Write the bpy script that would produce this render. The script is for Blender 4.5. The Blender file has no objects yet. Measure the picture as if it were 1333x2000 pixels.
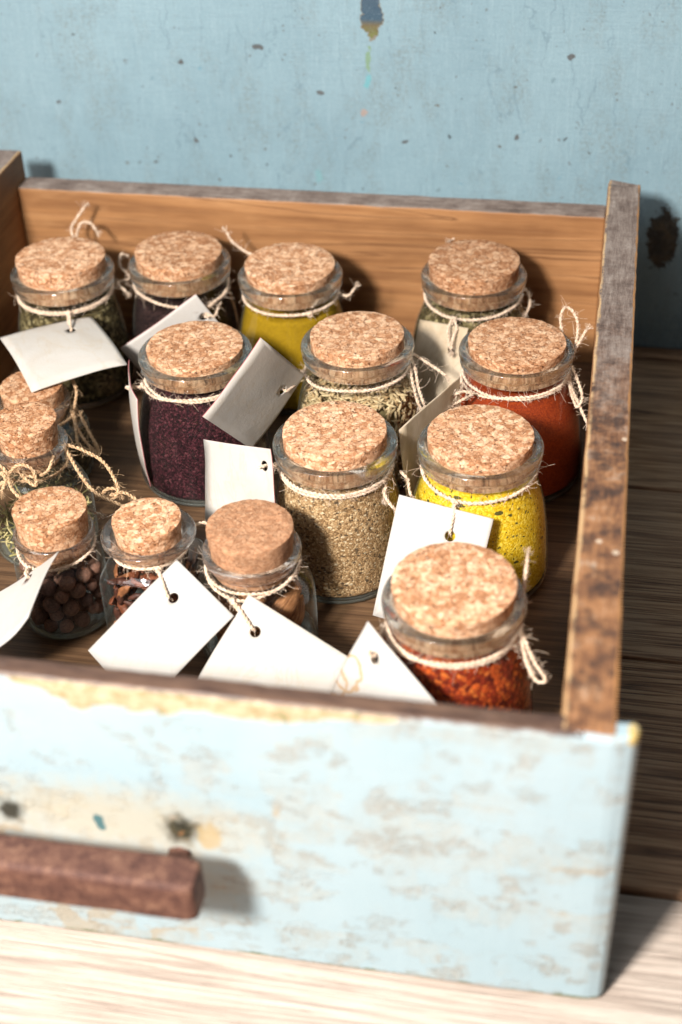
import bpy, bmesh, math, random
import numpy as np
from mathutils import Vector, Matrix

random.seed(7); RNG = np.random.default_rng(7)
SC = bpy.context.scene
COL = SC.collection
MM = 0.001

# ------------------------------------------------------------------ camera
cam_d = bpy.data.cameras.new('camera'); cam = bpy.data.objects.new('camera', cam_d); COL.objects.link(cam)
YAW, PITCH, ROLL, FPX = -0.206334423, 0.651481403, 0.0411223629, 2836.0729
cy, sy, cp, sp = math.cos(YAW), math.sin(YAW), math.cos(PITCH), math.sin(PITCH)
fw = Vector((sy*cp, cy*cp, -sp)); rt = Vector((cy, -sy, 0)); dn = fw.cross(rt)
rt2 = rt*math.cos(ROLL) + dn*math.sin(ROLL); dn2 = dn*math.cos(ROLL) - rt*math.sin(ROLL)
rot = Matrix((rt2, -dn2, -fw)).transposed()
cam.matrix_world = Matrix.Translation(Vector((-23.3655, -316.5944, 460.0232))*MM) @ rot.to_4x4()
cam_d.sensor_fit = 'VERTICAL'; cam_d.sensor_height = 36.0; cam_d.sensor_width = 24.0
cam_d.lens = FPX/2000.0*36.0
cam_d.clip_start = 0.02; cam_d.clip_end = 20
cam_d.dof.use_dof = True; cam_d.dof.focus_distance = 0.668; cam_d.dof.aperture_fstop = 6.0
cam_d.dof.aperture_blades = 9
SC.camera = cam

# ------------------------------------------------------------------ light and exposure
world = bpy.data.worlds.new('World'); SC.world = world; world.use_nodes = True
bg = world.node_tree.nodes['Background']; bg.inputs[0].default_value = (0.92, 0.95, 1.0, 1); bg.inputs[1].default_value = 0.105

def area(name, loc, target, size, power, color, shape='DISK', size_y=None):
    l = bpy.data.lights.new(name, 'AREA'); l.shape = shape; l.size = size; l.energy = power; l.color = color
    if size_y: l.size_y = size_y
    o = bpy.data.objects.new(name, l); COL.objects.link(o)
    o.location = Vector(loc)*MM
    o.rotation_euler = (Vector(target)*MM - o.location).to_track_quat('-Z', 'Y').to_euler()
    return o
area('key_lamp', (-400, -620, 770), (-150, 170, 60), 0.15, 33, (1.0, 0.945, 0.88))
area('soft_fill', (-750, -900, 1250), (-150, 200, 60), 1.1, 14, (0.95, 0.97, 1.0), 'RECTANGLE', 0.8)  # unseen soft lamp, added to lift the shaded sides

SC.view_settings.view_transform = 'Standard'; SC.view_settings.look = 'None'
SC.view_settings.exposure = 0.0; SC.view_settings.gamma = 1.0
SC.view_settings.use_curve_mapping = False
SC.render.engine = 'CYCLES'
cyc = SC.cycles
cyc.max_bounces = 14; cyc.diffuse_bounces = 4; cyc.glossy_bounces = 6; cyc.transmission_bounces = 12
cyc.transparent_max_bounces = 24; cyc.sample_clamp_indirect = 4.0; cyc.blur_glossy = 0.6
cyc.use_denoising = True
try: cyc.denoiser = 'OPENIMAGEDENOISE'
except Exception: pass

# ------------------------------------------------------------------ object helpers
def tag(o, label=None, cat=None, group=None, kind=None):
    if label: o['label'] = label
    if cat: o['category'] = cat
    if group: o['group'] = group
    if kind: o['kind'] = kind
    return o
def empty(name, loc):
    o = bpy.data.objects.new(name, None); COL.objects.link(o)
    o.location = Vector(loc)*MM; o.empty_display_size = 0.01
    return o
def mesh_obj(name, verts, faces, mats, parent=None, smooth=True, loc=(0, 0, 0), face_mats=None, sharp=None):
    me = bpy.data.meshes.new(name)
    me.from_pydata([tuple(float(c)*MM for c in v) for v in verts], [], [tuple(f) for f in faces])
    if not isinstance(mats, (list, tuple)): mats = [mats]
    for m in mats: me.materials.append(m)
    me.update()
    if smooth: me.polygons.foreach_set('use_smooth', [True]*len(me.polygons))
    if face_mats is not None: me.polygons.foreach_set('material_index', list(face_mats))
    if smooth and sharp: me.set_sharp_from_angle(angle=math.radians(sharp))
    o = bpy.data.objects.new(name, me); COL.objects.link(o)
    if parent is not None: o.parent = parent
    o.location = Vector(loc)*MM
    return o
class MB:
    def __init__(s): s.v = []; s.f = []; s.m = []
    def add(s, v, f, mi=0):
        b = len(s.v); s.v += [tuple(p) for p in v]; s.f += [tuple(i+b for i in q) for q in f]; s.m += [mi]*len(f)
    def build(s, name, mats, parent=None, smooth=True, loc=(0, 0, 0)):
        return mesh_obj(name, s.v, s.f, mats, parent, smooth, loc, s.m)
def lathe(profile, seg=64, close=False, shape=None):
    """profile: [(r, z)], optional shape(angle, i) radius factor; close: ring section is a loop"""
    v, f = [], []
    n = len(profile)
    for i, (r, z) in enumerate(profile):
        for k in range(seg):
            a = 2*math.pi*k/seg
            q = shape(a, i) if shape else 1.0
            v.append((r*q*math.cos(a), r*q*math.sin(a), z))
    for i in range(n if close else n-1):
        j = (i+1) % n
        for k in range(seg):
            l = (k+1) % seg
            f.append((i*seg+k, i*seg+l, j*seg+l, j*seg+k))
    return v, f
def tube(pts, rad, sides=6, cap=True):
    P = np.asarray(pts, float); n = len(P)
    T = np.gradient(P, axis=0); T /= (np.linalg.norm(T, axis=1)[:, None]+1e-9)
    u = np.cross(T[0], [0, 0, 1.0])
    if np.linalg.norm(u) < 1e-3: u = np.cross(T[0], [1.0, 0, 0])
    v, f = [], []
    rad = np.broadcast_to(rad, (n,))
    for i in range(n):
        u = u - T[i]*np.dot(u, T[i]); u /= (np.linalg.norm(u)+1e-9); w = np.cross(T[i], u)
        for k in range(sides):
            a = 2*math.pi*k/sides
            v.append(tuple(P[i]+rad[i]*(math.cos(a)*u+math.sin(a)*w)))
    for i in range(n-1):
        for k in range(sides):
            l = (k+1) % sides
            f.append((i*sides+k, i*sides+l, (i+1)*sides+l, (i+1)*sides+k))
    if cap:
        f.append(tuple(range(sides-1, -1, -1))); f.append(tuple((n-1)*sides+k for k in range(sides)))
    return v, f
def spline(pts, step=0.6, closed=False):
    P = np.asarray(pts, float)
    if closed: P = np.vstack([P[-1], P, P[0], P[1]])
    else: P = np.vstack([2*P[0]-P[1], P, 2*P[-1]-P[-2]])
    out = []
    for i in range(1, len(P)-2):
        p0, p1, p2, p3 = P[i-1], P[i], P[i+1], P[i+2]
        m = max(2, int(np.linalg.norm(p2-p1)/step))
        for k in range(m):
            t = k/m
            out.append(.5*((2*p1)+(-p0+p2)*t+(2*p0-5*p1+4*p2-p3)*t*t+(-p0+3*p1-3*p2+p3)*t**3))
    if not closed: out.append(P[-2])
    return np.array(out)
def rounded_box(x0, x1, y0, y1, z0, z1, bev=1.0, wob=0.0, sub=0, seg=2):
    """bevelled box in world mm, optionally subdivided along and roughened at its edges"""
    bm = bmesh.new()
    bmesh.ops.create_cube(bm, size=1.0)
    for p in bm.verts: p.co = Vector(((x0+x1)/2+p.co.x*(x1-x0), (y0+y1)/2+p.co.y*(y1-y0), (z0+z1)/2+p.co.z*(z1-z0)))
    if sub:
        ax = max(range(3), key=lambda i: (x1-x0, y1-y0, z1-z0)[i])
        d = [0, 0, 0]; d[ax] = 1; lo = (x0, y0, z0)[ax]; hi = (x1, y1, z1)[ax]
        for i in range(1, sub):
            c = [0, 0, 0]; c[ax] = lo+(hi-lo)*i/sub
            g = bm.verts[:]+bm.edges[:]+bm.faces[:]
            bmesh.ops.bisect_plane(bm, geom=g, plane_co=c, plane_no=d, dist=1e-5)
    es = [e for e in bm.edges if len(e.link_faces) == 2 and e.calc_face_angle(0) > 0.5]
    if bev: bmesh.ops.bevel(bm, geom=es, offset=bev, segments=seg, profile=0.5, affect='EDGES')
    if wob:
        for p in bm.verts:
            c = p.co
            p.co = c + Vector((hn(c*0.11)*wob, hn(c*0.11+Vector((9, 3, 1)))*wob, hn(c*0.09+Vector((2, 7, 5)))*wob))
    v = [tuple(p.co) for p in bm.verts]; bm.verts.index_update()
    f = [tuple(p.index for p in q.verts) for q in bm.faces]
    bm.free(); return v, f
from mathutils import noise as _n
def hn(p): return _n.noise(Vector(p))

# ------------------------------------------------------------------ material helpers
class MT:
    def __init__(s, name, rough=0.6, spec=0.4):
        s.m = bpy.data.materials.new(name); s.m.use_nodes = True; s.nt = s.m.node_tree
        s.b = s.nt.nodes['Principled BSDF']; s.out = s.nt.nodes['Material Output']
        s.b.inputs['Roughness'].default_value = rough
        s.b.inputs['Specular IOR Level'].default_value = spec
        tc = s.nt.nodes.new('ShaderNodeTexCoord'); s.obj = s.vm('SCALE', tc.outputs['Object'], 1000.0)
        s.raw = tc
    def n(s, t, **kw):
        o = s.nt.nodes.new(t)
        for k, v in kw.items(): setattr(o, k, v)
        return o
    def set(s, sock, v):
        if isinstance(v, bpy.types.NodeSocket): s.nt.links.new(v, sock)
        elif v is not None:
            if sock.type == 'RGBA' and len(v) == 3: v = (*v, 1)
            sock.default_value = v
    def vm(s, op, a, b=None):
        o = s.n('ShaderNodeVectorMath', operation=op); s.set(o.inputs[0], a)
        if op == 'SCALE': s.set(o.inputs['Scale'], b)
        elif b is not None: s.set(o.inputs[1], b)
        return o.outputs['Value'] if op in ('LENGTH', 'DISTANCE', 'DOT_PRODUCT') else o.outputs[0]
    def map(s, v, scale=(1, 1, 1), loc=(0, 0, 0), rot=(0, 0, 0)):
        o = s.n('ShaderNodeMapping'); s.set(o.inputs[0], v); o.inputs['Location'].default_value = loc
        o.inputs['Rotation'].default_value = rot; o.inputs['Scale'].default_value = scale
        return o.outputs[0]
    def noise(s, v, scale, detail=4, rough=.55, dist=0.0):
        o = s.n('ShaderNodeTexNoise'); s.set(o.inputs['Vector'], v); o.inputs['Scale'].default_value = scale
        o.inputs['Detail'].default_value = detail; o.inputs['Roughness'].default_value = rough; o.inputs['Distortion'].default_value = dist
        return o.outputs['Fac']
    def noisec(s, v, scale, detail=2):
        o = s.n('ShaderNodeTexNoise'); s.set(o.inputs['Vector'], v); o.inputs['Scale'].default_value = scale
        o.inputs['Detail'].default_value = detail
        return o.outputs['Color']
    def voro(s, v, scale, feature='F1', out='Distance', rnd=1.0):
        o = s.n('ShaderNodeTexVoronoi', feature=feature); s.set(o.inputs['Vector'], v); o.inputs['Scale'].default_value = scale
        o.inputs['Randomness'].default_value = rnd
        return o.outputs[out]
    def m_(s, op, a, b=None, c=None, clamp=False):
        o = s.n('ShaderNodeMath', operation=op, use_clamp=clamp); s.set(o.inputs[0], a)
        if b is not None: s.set(o.inputs[1], b)
        if c is not None: s.set(o.inputs[2], c)
        return o.outputs[0]
    def ramp(s, fac, stops, interp='LINEAR'):
        o = s.n('ShaderNodeValToRGB'); s.set(o.inputs[0], fac); cr = o.color_ramp; cr.interpolation = interp
        while len(cr.elements) < len(stops): cr.elements.new(0.5)
        for e, (p, c) in zip(cr.elements, stops):
            e.position = p
            if not isinstance(c, (tuple, list)): c = (c, c, c)
            e.color = (*c, 1) if len(c) == 3 else c
        return o.outputs[0]
    def step(s, fac, a, b):
        o = s.n('ShaderNodeMapRange'); s.set(o.inputs[0], fac); o.inputs[1].default_value = a; o.inputs[2].default_value = b
        o.inputs[3].default_value = 0; o.inputs[4].default_value = 1; o.clamp = True
        return o.outputs[0]
    def mix(s, fac, a, b, mode='MIX'):
        o = s.n('ShaderNodeMix', data_type='RGBA', blend_type=mode)
        s.set(o.inputs[0], fac); s.set(o.inputs[6], a); s.set(o.inputs[7], b)
        return o.outputs[2]
    def sep(s, v):
        o = s.n('ShaderNodeSeparateXYZ'); s.set(o.inputs[0], v); return o.outputs
    def comb(s, x, y, z):
        o = s.n('ShaderNodeCombineXYZ'); s.set(o.inputs[0], x); s.set(o.inputs[1], y); s.set(o.inputs[2], z); return o.outputs[0]
    def color(s, c): s.set(s.b.inputs['Base Color'], c)
    def bump(s, h, dist=0.2, strength=1.0, prev=None):
        o = s.n('ShaderNodeBump'); o.inputs['Strength'].default_value = strength; o.inputs['Distance'].default_value = dist*MM
        s.set(o.inputs['Height'], h)
        if prev is not None: s.set(o.inputs['Normal'], prev)
        s.nt.links.new(o.outputs[0], s.b.inputs['Normal']); return o.outputs[0]

def wood(name, along, dark, mid, light, ring=0.05, fine=0.9, bumpd=0.12, rough=0.6, seed=0.0, ringdist=2.5, fine_amt=.35, wear=None):
    """grain runs along the given axis (0, 1 or 2); sizes in 1/mm"""
    t = MT(name, rough)
    sc = [1, 1, 1]; sc[along] = 0.035
    v = t.map(t.obj, tuple(sc), (seed, seed*1.7, seed*.6))
    big = t.noise(v, ring, 3, .5, ringdist)
    rings = t.m_('PINGPONG', t.m_('MULTIPLY', big, 9.0), 1.0)
    sc2 = [1, 1, 1]; sc2[along] = 0.02
    fi = t.noise(t.map(t.obj, tuple(sc2), (seed, 0, 0)), fine, 5, .65)
    blot = t.noise(t.obj, 0.02, 3, .6)
    c = t.ramp(t.m_('ADD', t.m_('MULTIPLY', rings, .55), t.m_('MULTIPLY', blot, .45)), [(.15, dark), (.5, mid), (.85, light)])
    c = t.mix(fine_amt, c, t.ramp(fi, [(.35, tuple(x*.35 for x in dark)), (.6, tuple(x*1.1 for x in light))]), 'MIX')
    t.cfin = c; t.fi = fi
    t.color(c)
    t.bump(t.m_('ADD', fi, t.m_('MULTIPLY', rings, .3)), bumpd)
    return t
# ------------------------------------------------------------------ setting materials
def mat_wall():
    t = MT('blue_wall_paint', 0.42, 0.35)
    P = t.obj; x, y, z = t.sep(P)
    warp = t.vm('SCALE', t.vm('SUBTRACT', t.noisec(P, 0.12, 3), (.5, .5, .5)), 9.0)
    Pw = t.vm('ADD', P, warp)
    cloud = t.noise(P, 0.012, 4, .6)
    base = t.ramp(cloud, [(.3, (.162, .25, .294)), (.7, (.20, .298, .343))])
    brushx = t.noise(t.map(P, (.05, 1, 1.0)), 1.3, 4, .7)
    brushz = t.noise(t.map(P, (1.0, 1, .05)), 1.1, 4, .7)
    c = t.mix(t.m_('MULTIPLY', t.step(brushx, .47, .72), .42), base, (.145, .22, .265))
    c = t.mix(t.m_('MULTIPLY', t.step(brushz, .52, .75), .35), c, (.31, .41, .46))
    # grey rubbed stains
    st = t.m_('MULTIPLY', t.step(t.noise(t.map(P, (1, 1, .45)), 0.055, 5, .7), .50, .66), t.step(t.noise(P, .5, 3, .7), .42, .62))
    c = t.mix(t.m_('MULTIPLY', st, .6), c, (.13, .155, .15))
    # small dark nicks
    sp = t.voro(Pw, 0.14); spk = t.voro(Pw, 0.14, out='Color')
    sr = t.m_('MULTIPLY', t.m_('POWER', t.sep(spk)[0], 4.0), .16)
    nick = t.m_('LESS_THAN', sp, t.m_('MULTIPLY', sr, t.step(t.sep(spk)[1], .25, .3)))
    c = t.mix(t.m_('MULTIPLY', nick, .85), c, t.ramp(t.sep(spk)[2], [(.2, (.035, .045, .05)), (.55, (.12, .105, .08)), (.9, (.13, .26, .33))]))
    sp2 = t.voro(Pw, 0.30); k2 = t.voro(Pw, 0.30, out='Color')
    nick2 = t.m_('LESS_THAN', sp2, t.m_('MULTIPLY', t.m_('POWER', t.sep(k2)[0], 3.0), .24))
    clus = t.step(t.noise(P, .03, 3), .42, .56)
    c = t.mix(t.m_('MULTIPLY', t.m_('MULTIPLY', nick2, clus), .75), c, (.09, .10, .10))
    # scratches
    scr = t.voro(t.map(Pw, (1, 1, .12), rot=(0, .25, 0)), .05, 'DISTANCE_TO_EDGE')
    scm = t.m_('MULTIPLY', t.m_('LESS_THAN', scr, .010), t.step(t.noise(P, .04, 2), .48, .55))
    c = t.mix(t.m_('MULTIPLY', scm, .6), c, (.12, .19, .23))
    # fine hair cracks with lifted, paler lips
    cr = t.voro(Pw, .022, 'DISTANCE_TO_EDGE')
    # chips down to older coats of paint
    def chip(cx, cz, rx, rz, nz=1.0):
        d = t.vm('LENGTH', t.vm('MULTIPLY', t.vm('SUBTRACT', Pw, (cx, -8.0, cz)), (1/rx, 0, 1/rz)))
        return t.m_('ADD', d, t.m_('MULTIPLY', t.m_('SUBTRACT', t.noise(P, .35, 4, .7), .5), nz))
    d1 = chip(-157.5, 199, 5.5, 15, .9)
    c = t.mix(t.m_('LESS_THAN', d1, 1.09), c, (.17, .15, .11))
    c = t.mix(t.m_('LESS_THAN', d1, 1.0), c, t.ramp(t.m_('DIVIDE', t.m_('SUBTRACT', z, 180.0), 34.0), [(.05, (.13, .16, .03)), (.32, (.11, .085, .04)), (.42, (.03, .065, .10)), (1, (.04, .065, .095))]))
    d2 = chip(-160, 173.5, 2.3, 9, 1.6)
    c = t.mix(t.m_('LESS_THAN', d2, .75), c, (.15, .24, .16))
    d2b = chip(-161, 160, 2.4, 7, 2.0)
    c = t.mix(t.m_('LESS_THAN', d2b, .7), c, (.12, .30, .34))
    d2c = chip(-163, 141, 3, 6, 2.2)
    c = t.mix(t.m_('LESS_THAN', d2c, .5), c, (.27, .22, .20))
    d3 = chip(9, 73, 9, 18, 1.3)
    c = t.mix(t.m_('LESS_THAN', d3, 1.0), c, t.ramp(t.noise(P, .2, 3), [(.4, (.02, .018, .015)), (.65, (.06, .045, .025))]))
    d4 = chip(-190, 101, 4.5, 7, 2.0)
    c = t.mix(t.m_('LESS_THAN', d4, .55), c, (.15, .28, .31))
    holes = None
    for cx, cz, r in ((-263.6, 121, 1.6), (-188.3, 152.4, 1.9), (-222.8, 177, 2.2), (-289, 106, 1.3), (-243, 112, 1.2), (-268, 167, 2.0), (-140, 125, 1.4), (-345, 140, 1.5), (-50, 178, 2), (-76, 130, 1.6)):
        d = t.m_('LESS_THAN', chip(cx, cz, r, r*.8, 1.2), 1.0)
        holes = d if holes is None else t.m_('MAXIMUM', holes, d)
    c = t.mix(t.m_('MULTIPLY', holes, .85), c, (.06, .05, .045))
    gr = t.noise(P, .9, 4, .75)
    c = t.mix(t.m_('MULTIPLY', t.step(gr, .54, .66), .35), c, (.13, .19, .22))
    c = t.mix(t.m_('MULTIPLY', t.step(gr, .44, .34), .25), c, (.36, .45, .49))
    t.color(c)
    h = t.m_('SUBTRACT', t.m_('ADD', t.m_('MULTIPLY', brushx, .5), t.m_('MULTIPLY', brushz, .5)), t.m_('MAXIMUM', t.m_('MAXIMUM', nick, holes), t.m_('LESS_THAN', d1, 1.0)))
    t.bump(h, .45)
    t.set(t.b.inputs['Roughness'], t.ramp(cloud, [(.3, .38), (.7, .55)]))
    return t.m
def mat_front():
    t = MT('worn_pale_blue_paint', 0.5, 0.35)
    P = t.obj; x, y, z = t.sep(P)
    warp = t.vm('SCALE', t.vm('SUBTRACT', t.noisec(P, 0.2, 3), (.5, .5, .5)), 5.0)
    Pw = t.vm('ADD', P, warp)
    cloud = t.noise(P, .018, 3)
    base = t.ramp(cloud, [(.3, (.255, .345, .385)), (.7, (.295, .375, .41))])
    # rubbed patches: brush marks along and across
    Pq = t.vm('ADD', P, t.vm('SCALE', t.vm('SUBTRACT', t.noisec(P, .35, 3), (.5, .5, .5)), 4.0))
    def blocks(sc, mp):
        o = t.n('ShaderNodeTexVoronoi', feature='F1', distance='CHEBYCHEV'); t.set(o.inputs['Vector'], t.map(Pq, mp)); o.inputs['Scale'].default_value = sc
        return t.sep(o.outputs['Color'])[0]
    a = blocks(.085, (.45, .02, 1.0)); b = blocks(.14, (.8, .02, .6))
    big = t.noise(t.map(P, (.8, 1, 1)), .016, 3, .55)
    low = t.step(z, 128, 55)
    w = t.m_('ADD', t.m_('ADD', t.m_('MULTIPLY', a, .30), t.m_('MULTIPLY', b, .22)), t.m_('MULTIPLY', big, 1.1))
    w = t.m_('ADD', w, t.m_('MULTIPLY', low, .16))
    mask = t.m_('MULTIPLY', t.step(w, .86, 1.08), t.step(t.noise(P, .3, 4, .75), .30, .55))
    c = t.mix(t.m_('MULTIPLY', mask, .62), base, t.ramp(t.noise(P, .09, 4, .7), [(.3, (.245, .245, .215)), (.5, (.30, .315, .295)), (.7, (.335, .34, .31))]))
    m1 = t.m_('LESS_THAN', blocks(.16, (.55, .02, 1.0)), .16)
    m2_ = t.m_('LESS_THAN', blocks(.24, (.7, .02, 1.0)), .14)
    mm = t.m_('MULTIPLY', t.m_('MAXIMUM', m1, m2_), t.step(w, .74, .95))
    mm = t.m_('MULTIPLY', mm, t.step(t.noise(P, .45, 3, .7), .36, .55))
    c = t.mix(t.m_('MULTIPLY', t.m_('MULTIPLY', mm, t.step(t.m_('ADD', t.m_('MULTIPLY', x, .0022), t.noise(P, .02, 2)), -.25, .35)), .62), c, t.ramp(t.noise(P, .05, 3), [(.38, (.225, .215, .185)), (.6, (.28, .275, .25))]))
    mask2 = t.step(w, 1.16, 1.2)
    c = t.mix(t.m_('MULTIPLY', mask2, .55), c, (.30, .23, .14))
    # bare band under the upper edge
    n1 = t.noise(t.map(P, (.35, 1, 1)), .09, 4, .65)
    n2 = t.noise(t.map(P, (1, 1, 1)), .02, 2)
    edge = t.m_('ADD', z, t.m_('MULTIPLY', t.m_('SUBTRACT', t.m_('ADD', n1, t.m_('MULTIPLY', n2, .9)), .95), 18.0))
    mid = t.m_('MULTIPLY', t.step(x, -205, -180), t.step(x, -70, -110))
    band = t.step(t.m_('ADD', edge, t.m_('MULTIPLY', mid, 8.0)), 134.0, 134.8)
    xs = t.m_('ADD', x, t.m_('MULTIPLY', t.m_('SUBTRACT', t.noise(P, .15, 3, .7), .5), 45.0))
    band = t.m_('MULTIPLY', band, t.m_('LESS_THAN', xs, -22.0))
    ochre = t.ramp(t.noise(P, .22, 4, .7), [(.28, (.10, .14, .035)), (.38, (.20, .19, .09)), (.5, (.40, .30, .19)), (.64, (.46, .37, .25)), (.70, (.33, .36, .30)), (.78, (.10, .22, .24))])
    c = t.mix(band, c, ochre)
    topm = t.m_('MULTIPLY', t.step(t.m_('ADD', z, t.m_('MULTIPLY', t.noise(P, .2, 3), 2.0)), 134.4, 135.4), t.m_('LESS_THAN', xs, -16.0))
    c = t.mix(topm, c, t.ramp(t.noise(t.map(P, (.2, 1, 1)), .3, 4), [(.3, (.045, .024, .018)), (.7, (.13, .075, .05))]))
    # the right hand corner, chipped to wood
    cx = t.vm('LENGTH', t.vm('MULTIPLY', t.vm('SUBTRACT', Pw, (1, 2.0, 136)), (1/5., .1, 1/5.)))
    c = t.mix(t.m_('LESS_THAN', cx, 1.0), c, (.45, .33, .12))
    ed = t.m_('MULTIPLY', t.step(x, -3.0, -.5), t.step(t.noise(P, .12, 4, .7), .45, .55))
    c = t.mix(t.m_('MULTIPLY', ed, .8), c, (.30, .32, .30))
    # lower edge, chipped dark green
    le = t.m_('LESS_THAN', t.m_('ADD', z, t.m_('MULTIPLY', t.m_('SUBTRACT', t.noise(t.map(P, (.4, 1, 1)), .16, 4, .7), .57), 12.0)), 1.0)
    c = t.mix(le, c, (.10, .13, .06))
    def blot(cx_, cz, rx, rz, nz=1.0):
        d = t.vm('LENGTH', t.vm('MULTIPLY', t.vm('SUBTRACT', Pw, (cx_, 0, cz)), (1/rx, 0, 1/rz)))
        return t.m_('ADD', d, t.m_('MULTIPLY', t.m_('SUBTRACT', t.noise(P, .22, 4, .7), .5), nz))
    dirt = blot(-175, 69, 60, 20, .9)
    c = t.mix(t.m_('MULTIPLY', t.step(dirt, 1.15, .35), .55), c, (.42, .33, .20))
    k = blot(-151.0, 68, 8, 8.5, 1.5)
    c = t.mix(t.step(k, 1.1, .45), c, t.ramp(t.noise(P, .25, 3), [(.35, (.016, .016, .012)), (.6, (.05, .045, .025)), (.70, (.30, .13, .05))]))
    k = blot(-214, 67, 6, 7, 1.4)
    c = t.mix(t.step(k, 1.1, .45), c, (.025, .025, .018))
    k = blot(-141, 66, 5, 8, 1.2)
    c = t.mix(t.m_('MULTIPLY', t.step(k, 1.0, .7), .7), c, (.36, .26, .12))
    k = blot(-181, 66.5, 2.2, 4, .5)
    c = t.mix(t.step(k, 1.0, .9), c, (.05, .12, .13))
    t.color(c)
    fib = t.noise(t.map(P, (.05, 1, 1)), .9, 4, .6)
    t.bump(t.m_('ADD', t.m_('MULTIPLY', fib, .5), t.m_('SUBTRACT', 1.0, t.m_('MAXIMUM', t.m_('MAXIMUM', mm, t.m_('MULTIPLY', mask, .4)), band))), .3)
    return t.m
def mat_topworn(name, along, edge_axis=None, e0=0, e1=0, zc=None):
    """weathered sawn edge on pine: grey brown skin on top, pine at the sides"""
    t = MT(name, 0.62)
    P = t.obj; x, y, z = t.sep(P)
    sc = [1, 1, 1]; sc[along] = .045
    v = t.map(P, tuple(sc))
    rg = t.m_('PINGPONG', t.m_('MULTIPLY', t.noise(v, .030, 3, .5, 1.2), 9.0), 1.0)
    sc2 = [1, 1, 1]; sc2[along] = .03
    fi = t.noise(t.map(P, tuple(sc2)), .9, 5, .65)
    pine = t.ramp(t.m_('ADD', t.m_('MULTIPLY', rg, .5), t.m_('MULTIPLY', t.noise(P, .015, 3), .5)), [(.2, (.165, .066, .022)), (.5, (.27, .122, .044)), (.85, (.36, .18, .075))])
    pine = t.mix(.16, pine, t.ramp(fi, [(.35, (.10, .04, .014)), (.6, (.44, .24, .10))]))
    rl = t.step(rg, .90, .99)
    pine = t.mix(t.m_('MULTIPLY', rl, .75), pine, (.10, .036, .010))
    bl = t.noise(t.map(P, tuple(.25 if q == along else 1 for q in range(3))), .03, 4, .65)
    pine = t.mix(t.m_('MULTIPLY', t.step(bl, .48, .68), .75), pine, (.14, .055, .017))
    pine = t.mix(t.m_('MULTIPLY', t.step(bl, .42, .28), .4), pine, (.52, .29, .13))
    nrm = t.n('ShaderNodeNewGeometry').outputs['True Normal']
    nz = t.sep(nrm)[2]
    up = t.step(nz, .5, .8)
    n1 = t.noise(P, .075, 5, .7); sc3 = [1, 1, 1]; sc3[along] = .12
    n2 = t.noise(t.map(P, tuple(sc3)), .55, 5, .75)
    grey = t.ramp(t.m_('ADD', t.m_('MULTIPLY', n1, .5), t.m_('MULTIPLY', n2, .5)), [(.33, (.055, .033, .025)), (.45, (.145, .100, .08)), (.56, (.235, .18, .15)), (.7, (.37, .31, .27))])
    crs = [1, 1, 1]; crs[along] = 3.0
    saw = t.step(t.noise(t.map(P, tuple(crs)), .22, 4, .7), .56, .66)
    grey = t.mix(t.m_('MULTIPLY', saw, .28), grey, (.055, .04, .032))
    if along == 1:      # the front half has lost its grey skin
        k = t.step(t.m_('ADD', y, t.m_('MULTIPLY', t.m_('SUBTRACT', n1, .5), 260.0)), 250, 160)
        brown = t.ramp(t.m_('ADD', t.m_('MULTIPLY', n1, .6), t.m_('MULTIPLY', n2, .4)), [(.36, (.035, .018, .012)), (.46, (.14, .062, .03)), (.56, (.28, .13, .055)), (.68, (.40, .30, .22))])
        brown = t.mix(t.m_('MULTIPLY', t.step(t.noise(P, .13, 4, .75), .47, .60), .75), brown, (.035, .02, .016))
        grey = t.mix(k, grey, brown)
        spk = t.m_('LESS_THAN', t.voro(P, .07), .11)
        grey = t.mix(t.m_('MULTIPLY', t.m_('MULTIPLY', spk, k), .8), grey, (.55, .44, .33))
    c = t.mix(up, pine, grey)
    t.color(c)
    if edge_axis is not None:
        e = (x, y, z)[edge_axis]
        lip = t.m_('SUBTRACT', 1.0, t.step(t.m_('ADD', t.m_('ABSOLUTE', t.m_('SUBTRACT', e, e0)), t.m_('MULTIPLY', t.m_('SUBTRACT', n2, .5), 3.2)), 1.0, 1.7))
        c = t.mix(t.m_('MULTIPLY', t.m_('MULTIPLY', lip, up), t.step(n1, .38, .52)), c, (.44, .28, .14))
        lip2 = t.m_('SUBTRACT', 1.0, t.step(t.m_('ADD', t.m_('ABSOLUTE', t.m_('SUBTRACT', e, e1)), t.m_('MULTIPLY', t.m_('SUBTRACT', n2, .5), 3.0)), .7, 1.3))
        c = t.mix(t.m_('MULTIPLY', lip2, up), c, (.36, .17, .06))
        t.color(c)
    t.bump(t.m_('ADD', t.m_('MULTIPLY', fi, .4), t.m_('MULTIPLY', t.m_('ADD', n1, n2), t.m_('MULTIPLY', up, .9))), .45)
    return t.m

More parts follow.
